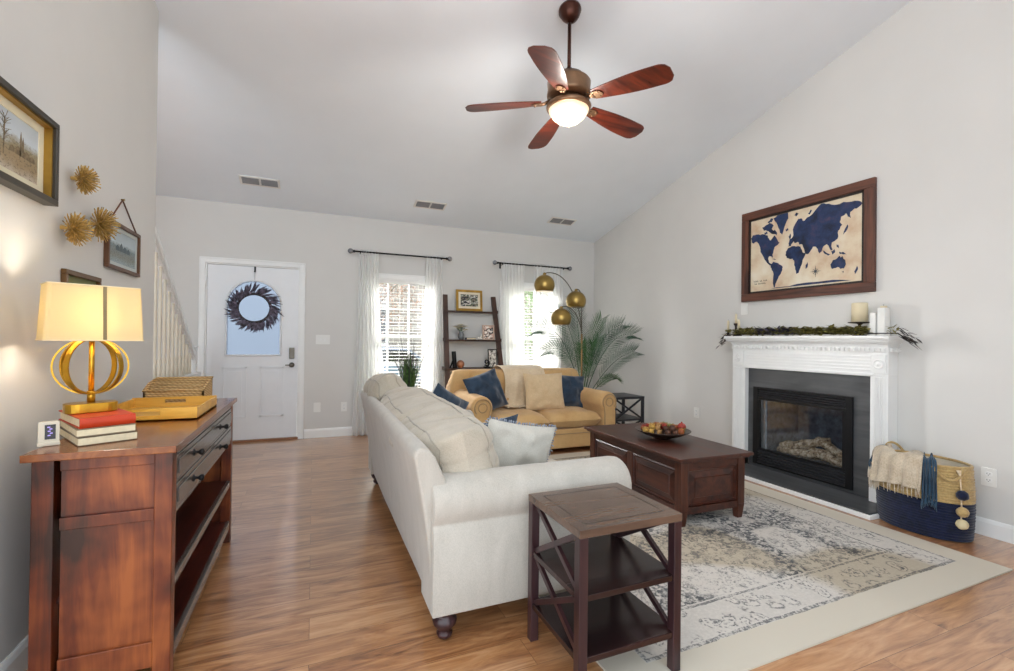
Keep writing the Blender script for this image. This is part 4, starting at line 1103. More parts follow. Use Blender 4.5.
m = MB(); m.ball(BV + Vector((.135, -.055, .087)), .033, 20, 14, (1, 1, .95)); m.lathe([(.004, 0), (.007, .006), (.003, .012)], BV + Vector((.135, -.055, .116)), 8)
single('dried_ball', m, PM['red'], 'largest bright red ball at the right edge of the bowl', 'ornament', BV + Vector((.135, -.055, .054)))
spots = []
for rr, nn, zz in ((.145, 15, .068), (.085, 9, .075), (.03, 3, .085)):
    for k in range(nn):
        a = 2 * PI * k / nn + rr * 9
        x_, y_ = rr * math.cos(a), rr * math.sin(a)
        if math.hypot(x_ - .135, y_ + .055) < .055: continue
        spots.append((x_, y_, zz + .014 * (rr < .1)))
keys = ['tan', 'gold', 'green', 'rust', 'brown', 'red', 'tan', 'green', 'gold', 'rust', 'red', 'brown']
for i, (x_, y_, z_) in enumerate(spots):
    k = keys[(i * 5) % 12]; r_ = random.uniform(.019, .027)
    m = MB(); p = BV + Vector((x_, y_, z_))
    q = Matrix.Rotation(random.uniform(0, 3), 4, 'Z') @ Matrix.Rotation(random.uniform(0, 1), 4, 'X')
    m.ball(p, r_, 12, 8, (1, 1.1 if i % 2 else .8, random.uniform(.75, 1)), X=q)
    for j in range(5):
        a = j * 1.26; m.leaf(p + Vector((r_ * .5 * math.cos(a), r_ * .5 * math.sin(a), r_ * .6)), (math.cos(a), math.sin(a), .7), (0, 0, 1), .022, .012, .4, 2)
    single('dried_pod', m, PM[k], PL[k], 'ornament', p - Vector((0, 0, r_)), group={'red': 'red', 'tan': 'tan', 'green': 'green', 'brown': 'brown', 'gold': 'golden', 'rust': 'rust'}[k] + ' pieces in the bowl')

# ================================================================== CURTAINS
def rod(x0, x1, label):
    t = thing('curtain_rod', label, 'curtain rod', ((x0 + x1) / 2, 5.95, 2.27))
    m = MB(); m.tube([(x0, 5.95, 2.272), (x1, 5.95, 2.272)], .0105, 12); obj('rod', m, 'black_metal', t)
    for x, s_ in ((x0, -1), (x1, 1)):
        m = MB(); m.lathe([(.012, 0), (.018, .01), (.012, .02), (.02, .028)], X=XF((x, 5.95, 2.272), ry=s_ * PI / 2)); obj('finial_collar', m, 'black_metal', t)
        m = MB(); m.ball((x + s_ * .055, 5.95, 2.272), .032); obj('finial', m, plain('glass_finial', '#8f8f92', .15, .2), t)
    for x in (x0 + .06, x1 - .06):
        m = MB(); m.box(x - .008, x + .008, 5.95, BY - .001, 2.245, 2.257); m.box(x - .012, x + .012, BY - .008, BY - .001, 2.21, 2.30); m.box(x - .007, x + .007, 5.935, 5.965, 2.248, 2.262); obj('bracket', m, 'black_metal', t)
rod(.46, 1.60, 'black curtain rod above the window behind the sofa'); rod(2.35, 3.43, 'black curtain rod above the window by the palm')
def curtain(label, xt0, xt1, xb0, xb1, n, seed, z0=.012):
    m = MB()
    def f(u, v):
        z = 2.30 - (2.30 - z0) * v
        a, b = xt0 + (xb0 - xt0) * v ** 1.3, xt1 + (xb1 - xt1) * v ** 1.3
        x = a + (b - a) * u
        amp = .016 + .016 * min(1, v * 1.6)
        y = 5.95 + amp * math.sin(u * n * 2 * PI + seed + .5 * math.sin(v * 3 + u * 3)) + .010 * noise.noise(Vector((u * 4, v * 3, seed)))
        if v < .04: y = 5.95 + (y - 5.95) * (.35 if abs(z - 2.272) < .02 else .6)
        return (x + .008 * math.sin(v * 5 + u * 9 + seed), y, z)
    m.grid(f, 90, 50)
    single('curtain', m, 'curtain', label, 'curtain', ((xt0 + xt1) / 2, 5.95, z0), solid=.0015)
curtain('white sheer curtain left of the window behind the sofa, nearest the door', .50, .735, .455, .88, 7, 0)
curtain('white sheer curtain right of the window behind the sofa, left of the ladder shelf', 1.335, 1.57, 1.28, 1.60, 6, 2)
curtain('white sheer curtain right of the ladder shelf', 2.39, 2.755, 2.39, 2.77, 8, 1)
curtain('white sheer curtain nearest the corner, behind the arc lamp', 2.895, 3.36, 2.90, 3.34, 9, 4)

# ================================================================== CONSOLE
KX0, KX1, KY0, KY1, KH = -.818, -.42, 1.865, 3.215, .84
co = thing('console_cabinet', 'distressed cherry console with two drawers and open lower shelves by the left wall', 'console', (-.63, 2.54, 0))
obj('console_top', MB().box(KX0, KX1, KY0, KY1, KH - .024, KH), 'cherry_y', co, bev=.003)
A0, A1, B0, B1 = -.805, -.437, 1.90, 3.185
for x0, x1 in ((A0, A0 + .055), (A1 - .052, A1)):
    for y0, y1 in ((B0, B0 + .05), (B1 - .05, B1)): obj('leg', MB().box(x0, x1, y0, y1, 0, KH - .024), 'cherry', co, bev=.003)
for y0, y1, s_ in ((B0, B0 + .03, 1), (B1 - .03, B1, -1)):
    xs0, xs1 = A0 + .068, A1 - .052
    for z0, z1 in ((.09, .175), (.585, .625), (.775, KH - .024)): obj('end_rail', MB().box(xs0, xs1, y0 + .004, y1 - .004, z0, z1), 'cherry', co, bev=.002)
    for z0, z1 in ((.175, .585), (.625, .775)):
        obj('end_panel', MB().box(xs0, xs1, y0 + .016 if s_ > 0 else y0 + .004, y1 - .004 if s_ > 0 else y1 - .016, z0, z1), 'cherry', co)
obj('back_panel', MB().box(A0 + .004, A0 + .016, B0 + .05, B1 - .05, .09, KH - .024), 'dark_shelf', co)
m = MB(); m.box(A0 + .02, A1 - .02, B0 + .03, B1 - .03, .345, .362); obj('middle_shelf', m, 'dark_shelf', co)
m = MB(); m.box(A0 + .02, A1 - .02, B0 + .03, B1 - .03, .105, .125); obj('bottom_shelf', m, 'dark_shelf', co)
for z0, z1 in ((.332, .364), (.085, .128)): obj('shelf_edge', MB().box(A1 - .02, A1 - .002, B0 + .05, B1 - .05, z0, z1), 'console_front', co, bev=.002)
for z0, z1 in ((.79, KH - .024), (.688, .70), (.583, .597)): obj('front_rail', MB().box(A1 - .02, A1 - .003, B0 + .05, B1 - .05, z0, z1), 'console_front', co, bev=.002)
for z0, z1 in ((.702, .788), (.599, .686)):
    m = MB(); m.box(A1 - .02, A1 - .001, B0 + .053, B1 - .053, z0, z1); m.box(A1 - .001, A1 + .003, B0 + .075, B1 - .075, z0 + .018, z1 - .018)
    dr = obj('drawer', m, 'console_front', co, bev=.002)
    m = MB(); m.box(A0 + .03, A1 - .02, B0 + .06, B1 - .06, z0 + .006, z0 + .012); obj('drawer_box', m, 'dark_shelf', dr)
    for y in (2.19, 2.76):
        m = MB(); m.lathe([(.014, 0), (.014, .003), (.006, .006), (.006, .016), (.011, .020), (.014, .027), (.012, .034), (.0001, .037)], X=XF((A1 + .003, y, (z0 + z1) / 2), ry=PI / 2), seg=14)
        obj('knob', m, 'black_metal', dr)

# things on the console
BA = rad(30)
def local(cx_, cy_, z, a): return Matrix.Translation((cx_, cy_, z)) @ Matrix.Rotation(a, 4, 'Z')
def book(label, z, h, w, d, cov, rz, off=(0, 0)):
    t = thing('book', label, 'book', (-.716 + off[0], 2.118 + off[1], z), BA + rz, group='books under the gold lamp', world=False)
    m = MB(); m.box(-w / 2, w / 2, -d / 2, d / 2, 0, .003); m.box(-w / 2, w / 2, -d / 2, d / 2, h - .003, h)
    if cov == 'red':
        n = 6; pr = [(-d / 2 - .006 * math.sin(PI * i / n), h * i / n) for i in range(n + 1)] + [(-d / 2 + .003, h), (-d / 2 + .003, 0)]
        m.prism(pr, 'yz', -w / 2, w / 2)
    else: m.box(-w / 2, w / 2, d / 2 - .003, d / 2, 0, h)
    CM = {'red': plain('red_book_cloth', '#c03a12', .5), 'ivory': plain('ivory_book_cover', '#8b7a60', .5), 'dark': plain('dark_book_cover', '#5a4a34', .5)}[cov]
    obj('cover', m, CM, t, label={'red': 'red cover'}.get(cov))
    m = MB(); e = .005
    if cov == 'red': m.box(-w / 2 + e, w / 2 - e, -d / 2 + .003, d / 2 - e, .003, h - .003)
    else: m.box(-w / 2 + .001, w / 2 - .001, -d / 2 + .001, d / 2 - .003, .003, h - .003)
    obj('pages', m, 'paper', t)
book('ivory paged book at the bottom of the stack under the gold lamp', KH + .0005, .029, .158, .30, 'dark', 0)
book('ivory paged book in the middle of the stack under the gold lamp', KH + .030, .026, .156, .295, 'ivory', rad(-1), (-.002, .002))
book('red covered book on top of the stack directly under the gold lamp', KH + .0565, .034, .150, .285, 'red', rad(1.5), (-.006, .006))
ZB = KH + .0565 + .034 + .0005
lc = (-.742, 2.135)
la_ = thing('table_lamp', 'gold ringed globe table lamp with a rectangular cream shade, switched on', 'lamp', (lc[0], lc[1], ZB), BA, world=False)
m = MB(); m.prism(rrect(.148, .09, .035, 5), 'xy', 0, .034); obj('base', m, 'gold', la_, bev=.003)
m = MB(); m.tube([(0, 0, .034), (0, 0, .075)], .012, 14); m.tube([(0, 0, .07), (0, 0, .27)], .0085, 12); m.lathe([(.014, .258), (.02, .264), (.014, .272), (.01, .285)], seg=14); obj('stem', m, 'gold', la_)
for a in (0, 52, -38):
    m = MB(); a = rad(a - 12); n = 40; w = .0085
    R_, Hh = .104, .100
    def ringf(u, v, a=a):
        t = u * 2 * PI; q = v * 4 % 4
        dr, dw = ((-1, -1), (1, -1), (1, 1), (-1, 1))[int(q) % 4]
        r_ = R_ + dr * .0025; hh = Hh + dr * .0025
        x_ = r_ * math.sin(t); z_ = .165 + hh * math.cos(t)
        return (x_ * math.cos(a) - dw * w * math.sin(a), x_ * math.sin(a) + dw * w * math.cos(a), z_)
    m.grid(ringf, n, 4, True, True, smooth=False); obj('ring', m, 'gold', la_)
ZS0, ZS1 = 1.190 - ZB, 1.384 - ZB
SH = NT('linen_lamp_shade')
tl = SH.n('BsdfTranslucent', {'Color': lin('#e8dab4')}); df = SH.n('BsdfDiffuse', {'Color': lin('#e2d3a8')})
SH.L.new(SH.n('MixShader', {0: .28, 1: df.outputs[0], 2: tl.outputs[0]}).outputs[0], SH.out.inputs[0]); SH = SH.m
def shade(x0, x1, b, t_, k=.93, d0=.075):
    """tapered rectangular shell"""
    m = MB(); d = d0
    L = [(-x0 * 1, 0)]
    def loop(sc): return [(x_ * sc, y_ * sc) for x_, y_ in rrect(x1 - x0, 2 * d, .012, 3, (x0 + x1) / 2)]
    lo_, hi_ = loop(1), loop(k); n = len(lo_)
    m.add([(x_, y_, b) for x_, y_ in lo_] + [(x_, y_, t_) for x_, y_ in hi_], [(i, (i + 1) % n, n + (i + 1) % n, n + i) for i in range(n)])
    return m
sd = obj('lamp_shade', shade(-.136, .136, ZS0, ZS1, d0=.068), SH, la_, solid=.002)
m = MB()
TRM = plain('shade_trim_cream', '#efe0b8', .7)
for z_, k in ((ZS0, 1), (ZS1, .93)):
    m = MB(); m.tube([(x_ * k, y_ * k, z_) for x_, y_ in rrect(.274, .138, .012, 3)], .0028, 6, closed=True)
    obj('shade_trim', m, TRM, sd)
m = MB(); m.bar((.022, -.0705, ZS0 + .002), (.0205, -.0655, ZS1 - .002), .010, .004, (0, 1, 0)); obj('shade_seam', m, plain('shade_seam_taupe', '#8c7d5c', .8), sd)
m = MB(); m.tube([(0, 0, .27), (0, 0, ZS0 + .03)], .008, 8)
for q in (0, PI / 2): m.bar((-.123 * math.cos(q) - .0, -.062 * math.sin(q), ZS1 - .012), (.123 * math.cos(q), .062 * math.sin(q), ZS1 - .012), .003, .003)
m.tube([(0, 0, ZS0 + .02), (.045, 0, ZS0 + .06), (.045, 0, ZS1 - .05), (0, 0, ZS1 - .012)], .0018, 6)
obj('harp', m, 'brass', la_)
m = MB(); m.ball((0, 0, ZS0 + .085), .028, sc=(1, 1, 1.25)); obj('bulb', m, emit('lit_bulb', '#fff2dc', 4), la_)
for k, (zz, en) in enumerate(((ZS0 + .12, 1.9), (ZS0 + .05, 1.5))):
    l = bpy.data.lights.new('lamp_bulb', 'POINT'); l.energy = en; l.color = (1, .93, .82); l.shadow_soft_size = .035
    lo = bpy.data.objects.new('lamp_bulb', l); COL.objects.link(lo); lo.parent = la_; lo.location = (0, 0, zz)
# clock
ck = thing('desk_clock', 'small cream digital clock with a dark display left of the books', 'clock', (-.806, 2.005, KH + .0005), rad(24), world=False)
m = MB(); m.prism(rrect(.052, .076, .006, 3, 0, .042), 'xz', -.008, .012); m.prism(rrect(.056, .012, .004, 3, 0, .0065), 'xz', -.014, .018); obj('case', m, plain('cream_plastic', '#d8d0bc', .4, var=.01), ck, bev=.002)
m = MB(); m.box(-.010, .016, -.0095, -.0078, .022, .070); obj('display', m, plain('dark_display', '#18121c', .15), ck)
m = MB()
for k, (a, b) in enumerate(((.000, .060), (.005, .054), (.001, .047), (.006, .040), (.001, .033))): m.box(a - .004, a + .003, -.0102, -.0094, b, b + .0035)
obj('display_digits', m, emit('display_glow', '#8a7ab8', .7), ck)
# tray
YW = wood('yellow_tray_wood', '#c88f2e', '#e6b452', 'x', .35)
tr = thing('serving_tray', 'golden yellow wooden serving tray with slot handles on the console', 'tray', (-.665, 2.64, KH + .0005))
TX0, TX1, TY0, TY1, TZ = -.832, -.47, 2.42, 2.87, KH + .0005
def slotted(x0, x1, y, z0, z1, th, hw):
    m = MB(); xc = (x0 + x1) / 2; zc2 = z0 + (z1 - z0) * .62
    m.box(x0, xc - hw, y, y + th, z0, z1); m.box(xc + hw, x1, y, y + th, z0, z1); m.box(xc - hw, xc + hw, y, y + th, z0, zc2 - .009); m.box(xc - hw, xc + hw, y, y + th, zc2 + .009, z1)
    return m
obj('tray_floor', MB().box(TX0, TX1, TY0, TY1, TZ, TZ + .008), YW, tr)
obj('handle_end', slotted(TX0, TX1, TY0, TZ, TZ + .055, .010, .045), YW, tr)
obj('handle_end', slotted(TX0, TX1, TY1 - .010, TZ, TZ + .055, .010, .045), YW, tr)
obj('tray_side', MB().box(TX0, TX0 + .010, TY0 + .01, TY1 - .01, TZ, TZ + .05), YW, tr)
obj('tray_side', MB().box(TX1 - .010, TX1, TY0 + .01, TY1 - .01, TZ, TZ + .05), YW, tr)
# wicker organiser
WK = NT('golden_wicker'); v_ = WK.coords()
wv = WK.n('TexWave', {'Vector': v_, 'Scale': 34., 'Distortion': 1.2, 'Detail': 2.}, bands_direction='Z').outputs[1]
wx = WK.n('TexWave', {'Vector': v_, 'Scale': 28., 'Distortion': 1.}, bands_direction='DIAGONAL').outputs[1]
hh_ = WK.math('MULTIPLY', wv, WK.math('MULTIPLY_ADD', wx, .6, .4))
WK.set(Base_Color=WK.ramp(hh_, [(.0, lin('#9a7440')), (.35, lin('#cfa66c')), (.8, lin('#e4c592'))]), Roughness=.7); WK.bump(hh_, .7, .004); WK = WK.m
wb = thing('wicker_organizer', 'golden wicker divided organizer basket behind the tray', 'basket', (-.655, 2.99, KH + .0005))
m = MB(); x0, x1, y0, y1, z = -.80, -.535, 2.90, 3.13, KH + .0005; zf, zb_ = z + .084, z + .132; th = .009
for xx in (x0, x1 - th): m.prism([(y0, z), (y1, z), (y1, zb_), (y0 + .10, zf + .03), (y0, zf)], 'yz', xx, xx + th)
m.box(x0, x1, y0, y0 + th, z, zf); m.box(x0, x1, y1 - th, y1, z, zb_); m.box(x0, x1, y0, y1, z, z + .008)
obj('body', m, WK, wb)
for yy, zz in ((y0 + .075, zf + .015), (y0 + .15, zf + .038)): obj('divider', MB().box(x0 + th, x1 - th, yy, yy + .007, z + .008, zz), WK, wb)
m = MB(); m.tube([(x0, y0, zf), (x1, y0, zf), (x1, y0 + .10, zf + .03), (x1, y1, zb_), (x0, y1, zb_), (x0, y0 + .10, zf + .03)], .006, 8, closed=True); m.tube([(x0, y0 + .079, zf + .018), (x1, y0 + .079, zf + .018)], .005, 8); m.tube([(x0, y0 + .154, zf + .042), (x1, y0 + .154, zf + .042)], .005, 8)
obj('braided_rim', m, WK, wb)

# ================================================================== LEFT WALL DECOR
def wall_frame(name, label, y0, y1, z0, z1, fw, depth, fm, art, mat_w=0., matc='#e8e2d2', tilt=0., group=None, xo=LX):
    t = thing(name, label, 'picture', (xo, (y0 + y1) / 2, z0), group=group)
    for z in (z0, z1 - fw): obj('frame_rail', MB().box(xo + .001, xo + depth, y0, y1, z, z + fw), fm, t, bev=.002)
    for y in (y0, y1 - fw): obj('frame_stile', MB().box(xo + .001, xo + depth, y, y + fw, z0 + fw, z1 - fw), fm, t, bev=.002)
    if mat_w:
        m = MB(); a, b, c, d = y0 + fw, y1 - fw, z0 + fw, z1 - fw; k = mat_w; X0, X1 = xo + .006, xo + .010
        m.box(X0, X1, a, b, c, c + k); m.box(X0, X1, a, b, d - k, d); m.box(X0, X1, a, a + k, c + k, d - k); m.box(X0, X1, b - k, b, c + k, d - k)
        obj('mat_board', m, plain('mat_board', matc, .8, var=.01), t)
    obj('artwork', MB().box(xo + .002, xo + .006, y0 + fw * .8, y1 - fw * .8, z0 + fw * .8, z1 - fw * .8), art, t)
    return t
def landscape(name, sky, mid, low, acc):
    m = NT(name); tc = m.n('TexCoord').outputs['Generated']; z = m.n('SeparateXYZ', {0: tc}).outputs[2]
    n = m.noise(tc, 5, 5, .65); f = m.math('ADD', z, m.math('MULTIPLY_ADD', n, .35, -.17))
    c = m.ramp(f, [(.08, lin(low)), (.32, lin(acc)), (.5, lin(mid)), (.62, lin(sky)), (.95, lin(sky, .8))])
    sp = m.noise(tc, 34, 4, .7); c = m.mix(m.math('MULTIPLY', m.math('GREATER_THAN', sp, .56), m.math('MULTIPLY', m.math('LESS_THAN', z, .6), .55)), c, lin('#5a4a38'))
    m.set(Base_Color=c, Roughness=.6); return m.m
GB = plain('gold_and_brown_moulding', '#5c4a2c', .4, .3, var=.3)
t = wall_frame('framed_picture', 'large framed winter village painting high on the left wall', 1.72, 2.295, 1.697, 2.010, .022, .045, plain('dark_olive_frame', '#3a342a', .4, .1), landscape('winter_village', '#c6cfd6', '#8f8568', '#cdbfae', '#a08a68'), .036, '#ded6bc')
m = MB(); xo = LX
for a, b, c, d in ((1.742, 2.273, 1.719, 1.725), (1.742, 2.273, 1.982, 1.988), (1.742, 1.748, 1.725, 1.982), (2.267, 2.273, 1.725, 1.982)): m.box(xo + .004, xo + .034, a, b, c, d)
obj('gold_fillet', m, 'gold_frame', t)
m = MB()      # bare tree, church tower and roofs painted on the picture
X0, X1 = LX + .0058, LX + .0068
m.prism([(2.03, 1.80), (2.035, 1.80), (2.04, 1.92), (2.034, 1.92)], 'yz', X0, X1)
for k in range(22):
    a = rad(20 + 140 * random.random()); L = random.uniform(.02, .05); zz = random.uniform(1.85, 1.92); p = Vector((X1, 2.037, zz)); q = p + Vector((0, math.cos(a) * L, math.sin(a) * L * .7)); m.bar(p, q, .0014, .0008, (1, 0, 0))
for y_, w_, h_ in ((2.13, .010, .085), (2.143, .010, .07), (2.115, .03, .03), (2.165, .035, .028), (2.20, .03, .022), (2.08, .026, .022)):
    m.prism([(y_ - w_ / 2, 1.825), (y_ + w_ / 2, 1.825), (y_ + w_ / 2, 1.825 + h_ * .7), (y_, 1.825 + h_), (y_ - w_ / 2, 1.825 + h_ * .7)], 'yz', X0, X1)
obj('painted_village', m, plain('painted_buildings', '#7d6c52', .7, var=.3, nscale=80), t)
t = wall_frame('framed_picture', 'small wooden framed harbour picture hanging from a leather strap', 2.84, 3.29, 1.545, 1.788, .018, .022, plain('walnut_small_frame', '#5f3d24', .45), landscape('harbour_art', '#b9c6cc', '#7e8d90', '#9fb0b8', '#8a8f86'), .02, '#c3c9c6')
m = MB(); m.tube([(LX + .012, 2.88, 1.785), (LX + .008, 3.05, 1.925), (LX + .012, 3.25, 1.785)], .004, 6, flat=.6); obj('hanging_strap', m, 'leather', t)
m = MB(); m.lathe([(.004, 0), (.004, .014), (.007, .016)], X=XF((LX + .001, 3.05, 1.927), ry=PI / 2), seg=10); obj('nail', m, 'brass', t)
m = MB()
for y_, w_, h_ in ((3.00, .05, .03), (3.05, .04, .045), (3.10, .05, .035), (3.15, .04, .03)): m.prism([(y_ - w_ / 2, 1.65), (y_ + w_ / 2, 1.65), (y_ + w_ / 2, 1.65 + h_ * .6), (y_, 1.65 + h_), (y_ - w_ / 2, 1.65 + h_ * .6)], 'yz', LX + .0058, LX + .0066)
obj('painted_boats', m, plain('painted_boats', '#5f6c72', .7), t)
wall_frame('framed_picture', 'small bronze framed dark painting on the wall behind the lamp shade', 2.43, 2.77, 1.30, 1.478, .02, .02, plain('bronze_frame', '#6b4a26', .4, .3), landscape('dark_olive_art', '#7a7a44', '#4e5232', '#2e2a1c', '#6b5a30'))
random.seed(21)
for (y, z, r, lab) in ((2.505, 1.868, .064, 'gold starburst wall ornament, highest of the three'), (2.425, 1.642, .072, 'gold starburst wall ornament, lower left of the three'), (2.675, 1.716, .084, 'gold starburst wall ornament, nearest the small hanging picture, largest of the three')):
    c = Vector((LX + .035, y, z)); m = MB()
    n = 260
    for k in range(n):
        zz = 1 - 2 * (k + .5) / n; a = k * 2.39996; q = math.sqrt(1 - zz * zz)
        d = Vector((zz, q * math.cos(a), q * math.sin(a)))
        if d.x < -.25: continue
        L = r * random.uniform(.8, 1.05) * (.75 if d.x < 0 else 1)
        e = c + d * L; e.x = max(e.x, LX + .004)
        s1 = d.orthogonal().normalized() * .0021; s2 = d.cross(s1)
        m.add([c + d * .008 + s1 * .5, c + d * .008 + s2 * .5, c + d * .008 - s1 * .5, c + d * .008 - s2 * .5, e + s1, e + s2, e - s1, e - s2], [(0, 1, 5, 4), (1, 2, 6, 5), (2, 3, 7, 6), (3, 0, 4, 7), (4, 5, 6, 7)])
    m.ball(c, .012, 12, 8); m.box(LX + .0005, c.x, y - .006, y + .006, z - .006, z + .006)
    single('starburst_ornament', m, 'straw', lab, 'wall ornament', (LX, y, z), group='gold starbursts on the left wall')

# ================================================================== DOOR WREATH
random.seed(8)
wc = Vector((-.632, BY + .002, 1.538))
wr = thing('door_wreath', 'dark purple grey twig wreath hanging on the white front door', 'wreath', (wc.x, BY + .018, 1.25))
m = MB(); m.tube([(wc.x + .17 * math.cos(2 * PI * k / 36), wc.y - .012, wc.z + .165 * math.sin(2 * PI * k / 36)) for k in range(36)], .016, 8, closed=True)
for j in range(5): m.tube([(wc.x + (.17 + .012 * math.sin(k * .9 + j)) * math.cos(2 * PI * k / 40), wc.y - .014 - .008 * math.cos(k + j), wc.z + (.165 + .012 * math.sin(k * .9 + j)) * math.sin(2 * PI * k / 40)) for k in range(40)], .005, 5, closed=True)
obj('twig_ring', m, 'dark_leaf', wr)
m = MB()
for k in range(240):
    a = random.uniform(0, 2 * PI); rr = random.uniform(.9, 1.2)
    p = wc + Vector((.172 * rr * math.cos(a), -.014 - random.random() * .03, .168 * rr * math.sin(a)))
    sw = a - random.uniform(.35, 1.05)
    d = Vector((math.cos(sw), -random.uniform(.0, .35), math.sin(sw)))
    m.leaf(p, d, (0, -1, 0), random.uniform(.07, .135), random.uniform(.014, .024), random.uniform(-.2, .3), 3)
obj('leaves', m, 'wreath', wr)
m = MB(); m.box(wc.x - .009, wc.x + .009, BY + .010, BY + .016, 1.96, 2.022); m.box(wc.x - .009, wc.x + .009, BY - .008, BY + .016, 1.955, 1.965); m.tube([(wc.x, BY + .006, 1.96), (wc.x, BY + .004, 1.72)], .0016, 5)
single('wreath_hanger', m, 'black_metal', 'black metal wreath hook over the top of the front door', 'hook', (wc.x, BY + .01, 1.95))

# ================================================================== PLANTS AND LAMP
random.seed(4)
gp = thing('potted_grass', 'tall spiky grass plant in a beige pot before the left window', 'plant', (1.065, 5.58, 0))
m = MB(); m.lathe([(.09, 0), (.10, .01), (.13, .3), (.145, .60), (.15, .62), (.14, .622), (.13, .60), (.0001, .58)], (1.065, 5.58, 0.001), 28); obj('pot', m, plain('beige_pot', '#cfc3a8', .6), gp)
m = MB()
for k in range(150):
    a = random.uniform(0, 2 * PI); r0 = random.uniform(0, .09); lean = random.uniform(.0, .35); L = random.uniform(.25, .46)
    m.leaf((1.065 + r0 * math.cos(a), 5.58 + r0 * math.sin(a), .585), (lean * math.cos(a), lean * math.sin(a), 1), (math.cos(a), math.sin(a), 0), L, .010, .12, 5)
obj('grass_blades', m, 'grass', gp, kind='stuff')
m = MB()
for k in range(46):
    a = random.uniform(0, 2 * PI); lean = random.uniform(.03, .42); L = random.uniform(.45, .68)
    p = Vector((1.065 + .03 * math.cos(a), 5.58 + .03 * math.sin(a), .59)); d = Vector((lean * math.cos(a), lean * math.sin(a), 1)).normalized()
    m.tube([p, p + d * L * .5, p + d * L + Vector((math.cos(a), math.sin(a), 0)) * .03], [.002, .0018, .001], 4)
    for j in range(12): q = p + d * (L * (.55 + .038 * j)); m.leaf(q, (random.gauss(0, .5), random.gauss(0, .5), 1), (1, 0, 0), .022, .007, 0, 2)
obj('dried_stalks', m, 'sprig', gp, kind='stuff')

pc = Vector((3.50, 5.60, 0))
pm = thing('potted_palm', 'feathery green palm in the corner behind the tan loveseat', 'plant', pc)
m = MB(); m.lathe([(.11, 0), (.13, .02), (.165, .28), (.17, .30), (.155, .30), (.15, .27), (.0001, .26)], (pc.x, pc.y, .001), 28); obj('pot', m, plain('charcoal_pot', '#3a3a3c', .5), pm)
def frond(base, ctrl, tip, mat='leaf', wl=.22, lw=.0075, tw=60, n=26):
    m = MB(); base, ctrl, tip = Vector(base), Vector(ctrl), Vector(tip)
    pts = [base * (1 - t) ** 2 + ctrl * 2 * t * (1 - t) + tip * t * t for t in [i / n for i in range(n + 1)]]
    L = (tip - base).length
    m.tube(pts, [.006 * (1 - .8 * i / n) + .001 for i in range(n + 1)], 6)
    for i in range(9, n + 1):
        t = i / n; p = pts[i]; tg = (pts[min(i + 1, n)] - pts[i - 1]).normalized()
        side = tg.cross(Vector((0, 0, 1)))
        side = side.normalized() if side.length > .05 else Vector((1, 0, 0)); side = Matrix.Rotation(rad(tw), 3, tg) @ side
        nr = tg.cross(side)
        for s_ in (-1, 1):
            for hh in (0, .5):
                if i == n and hh: continue
                pp = p + tg * (L / n * hh)
                ll = wl * (math.sin(PI * min(1, (t - .22) / .92)) ** .6 * .9 + .12) * random.uniform(.85, 1.1)
                dd = side * s_ * .75 + tg * (.7 + .5 * t) + Vector((0, 0, -.16))
                m.leaf(pp, dd, nr, ll, lw, .2, 3)
    return obj('frond', m, mat, pm)
b0 = pc + Vector((0, 0, .27))
for c_, t_, mt, wl, tw in (((3.60, 5.25, 1.35), (3.80, 4.90, 1.30), 'leaf_backlit', .24, -60), ((3.52, 5.35, 1.30), (3.66, 4.95, 1.42), 'leaf_backlit', .22, -50), ((3.66, 5.2, 1.0), (3.80, 4.86, 1.08), 'leaf_backlit', .20, -65),
                       ((3.20, 5.5, 1.50), (2.66, 5.35, 1.36), 'leaf_backlit', .26, 70), ((3.30, 5.5, 1.25), (2.76, 5.30, 1.08), 'leaf_backlit', .22, 70), ((3.45, 5.6, 1.35), (3.30, 5.50, 1.72), 'leaf_backlit', .22, 20),
                       ((3.38, 5.55, 1.35), (3.02, 5.42, 1.58), 'leaf_backlit', .24, 50), ((3.52, 5.5, 1.2), (3.60, 5.30, 1.50), 'leaf', .20, -30), ((3.48, 5.45, .95), (3.46, 5.30, 1.18), 'leaf', .17, 10),
                       ((3.55, 5.45, .95), (3.58, 5.32, 1.24), 'leaf', .17, -30), ((3.40, 5.45, 1.0), (3.30, 5.30, 1.16), 'leaf', .17, 40)):
    frond(b0, c_, t_, mt, wl, tw=tw)
frond(b0, (3.60, 5.15, .85), (3.68, 5.0, .70), 'leaf', .12, tw=-40)

LP = Vector((3.335, 5.36, 0))
al = thing('arc_floor_lamp', 'tall floor lamp with three hanging brass globe shades behind the loveseat', 'lamp', LP)
m = MB(); m.lathe([(.15, 0), (.155, .006), (.155, .03), (.15, .036), (.03, .04)], LP + Vector((0, 0, .001)), 32); obj('base', m, 'black_metal', al)
GL = [Vector((2.71, 5.26, 1.912)), Vector((3.165, 5.24, 1.727)), Vector((2.935, 5.22, 1.49))]
m = MB(); m.tube([LP + Vector((0, 0, .03)), LP + Vector((.0, 0, 1.0)), LP + Vector((-.003, 0, 1.30))], .0125, 12); obj('pole', m, plain('bamboo_brass_pole', '#9a7a4c', .4, .5), al)
def bez(p0, p1, p2, p3, n=24): return [p0 * (1 - t) ** 3 + p1 * 3 * t * (1 - t) ** 2 + p2 * 3 * t * t * (1 - t) + p3 * t ** 3 for t in [i / n for i in range(n + 1)]]
P0 = LP + Vector((0, 0, 1.28)); RG = .13
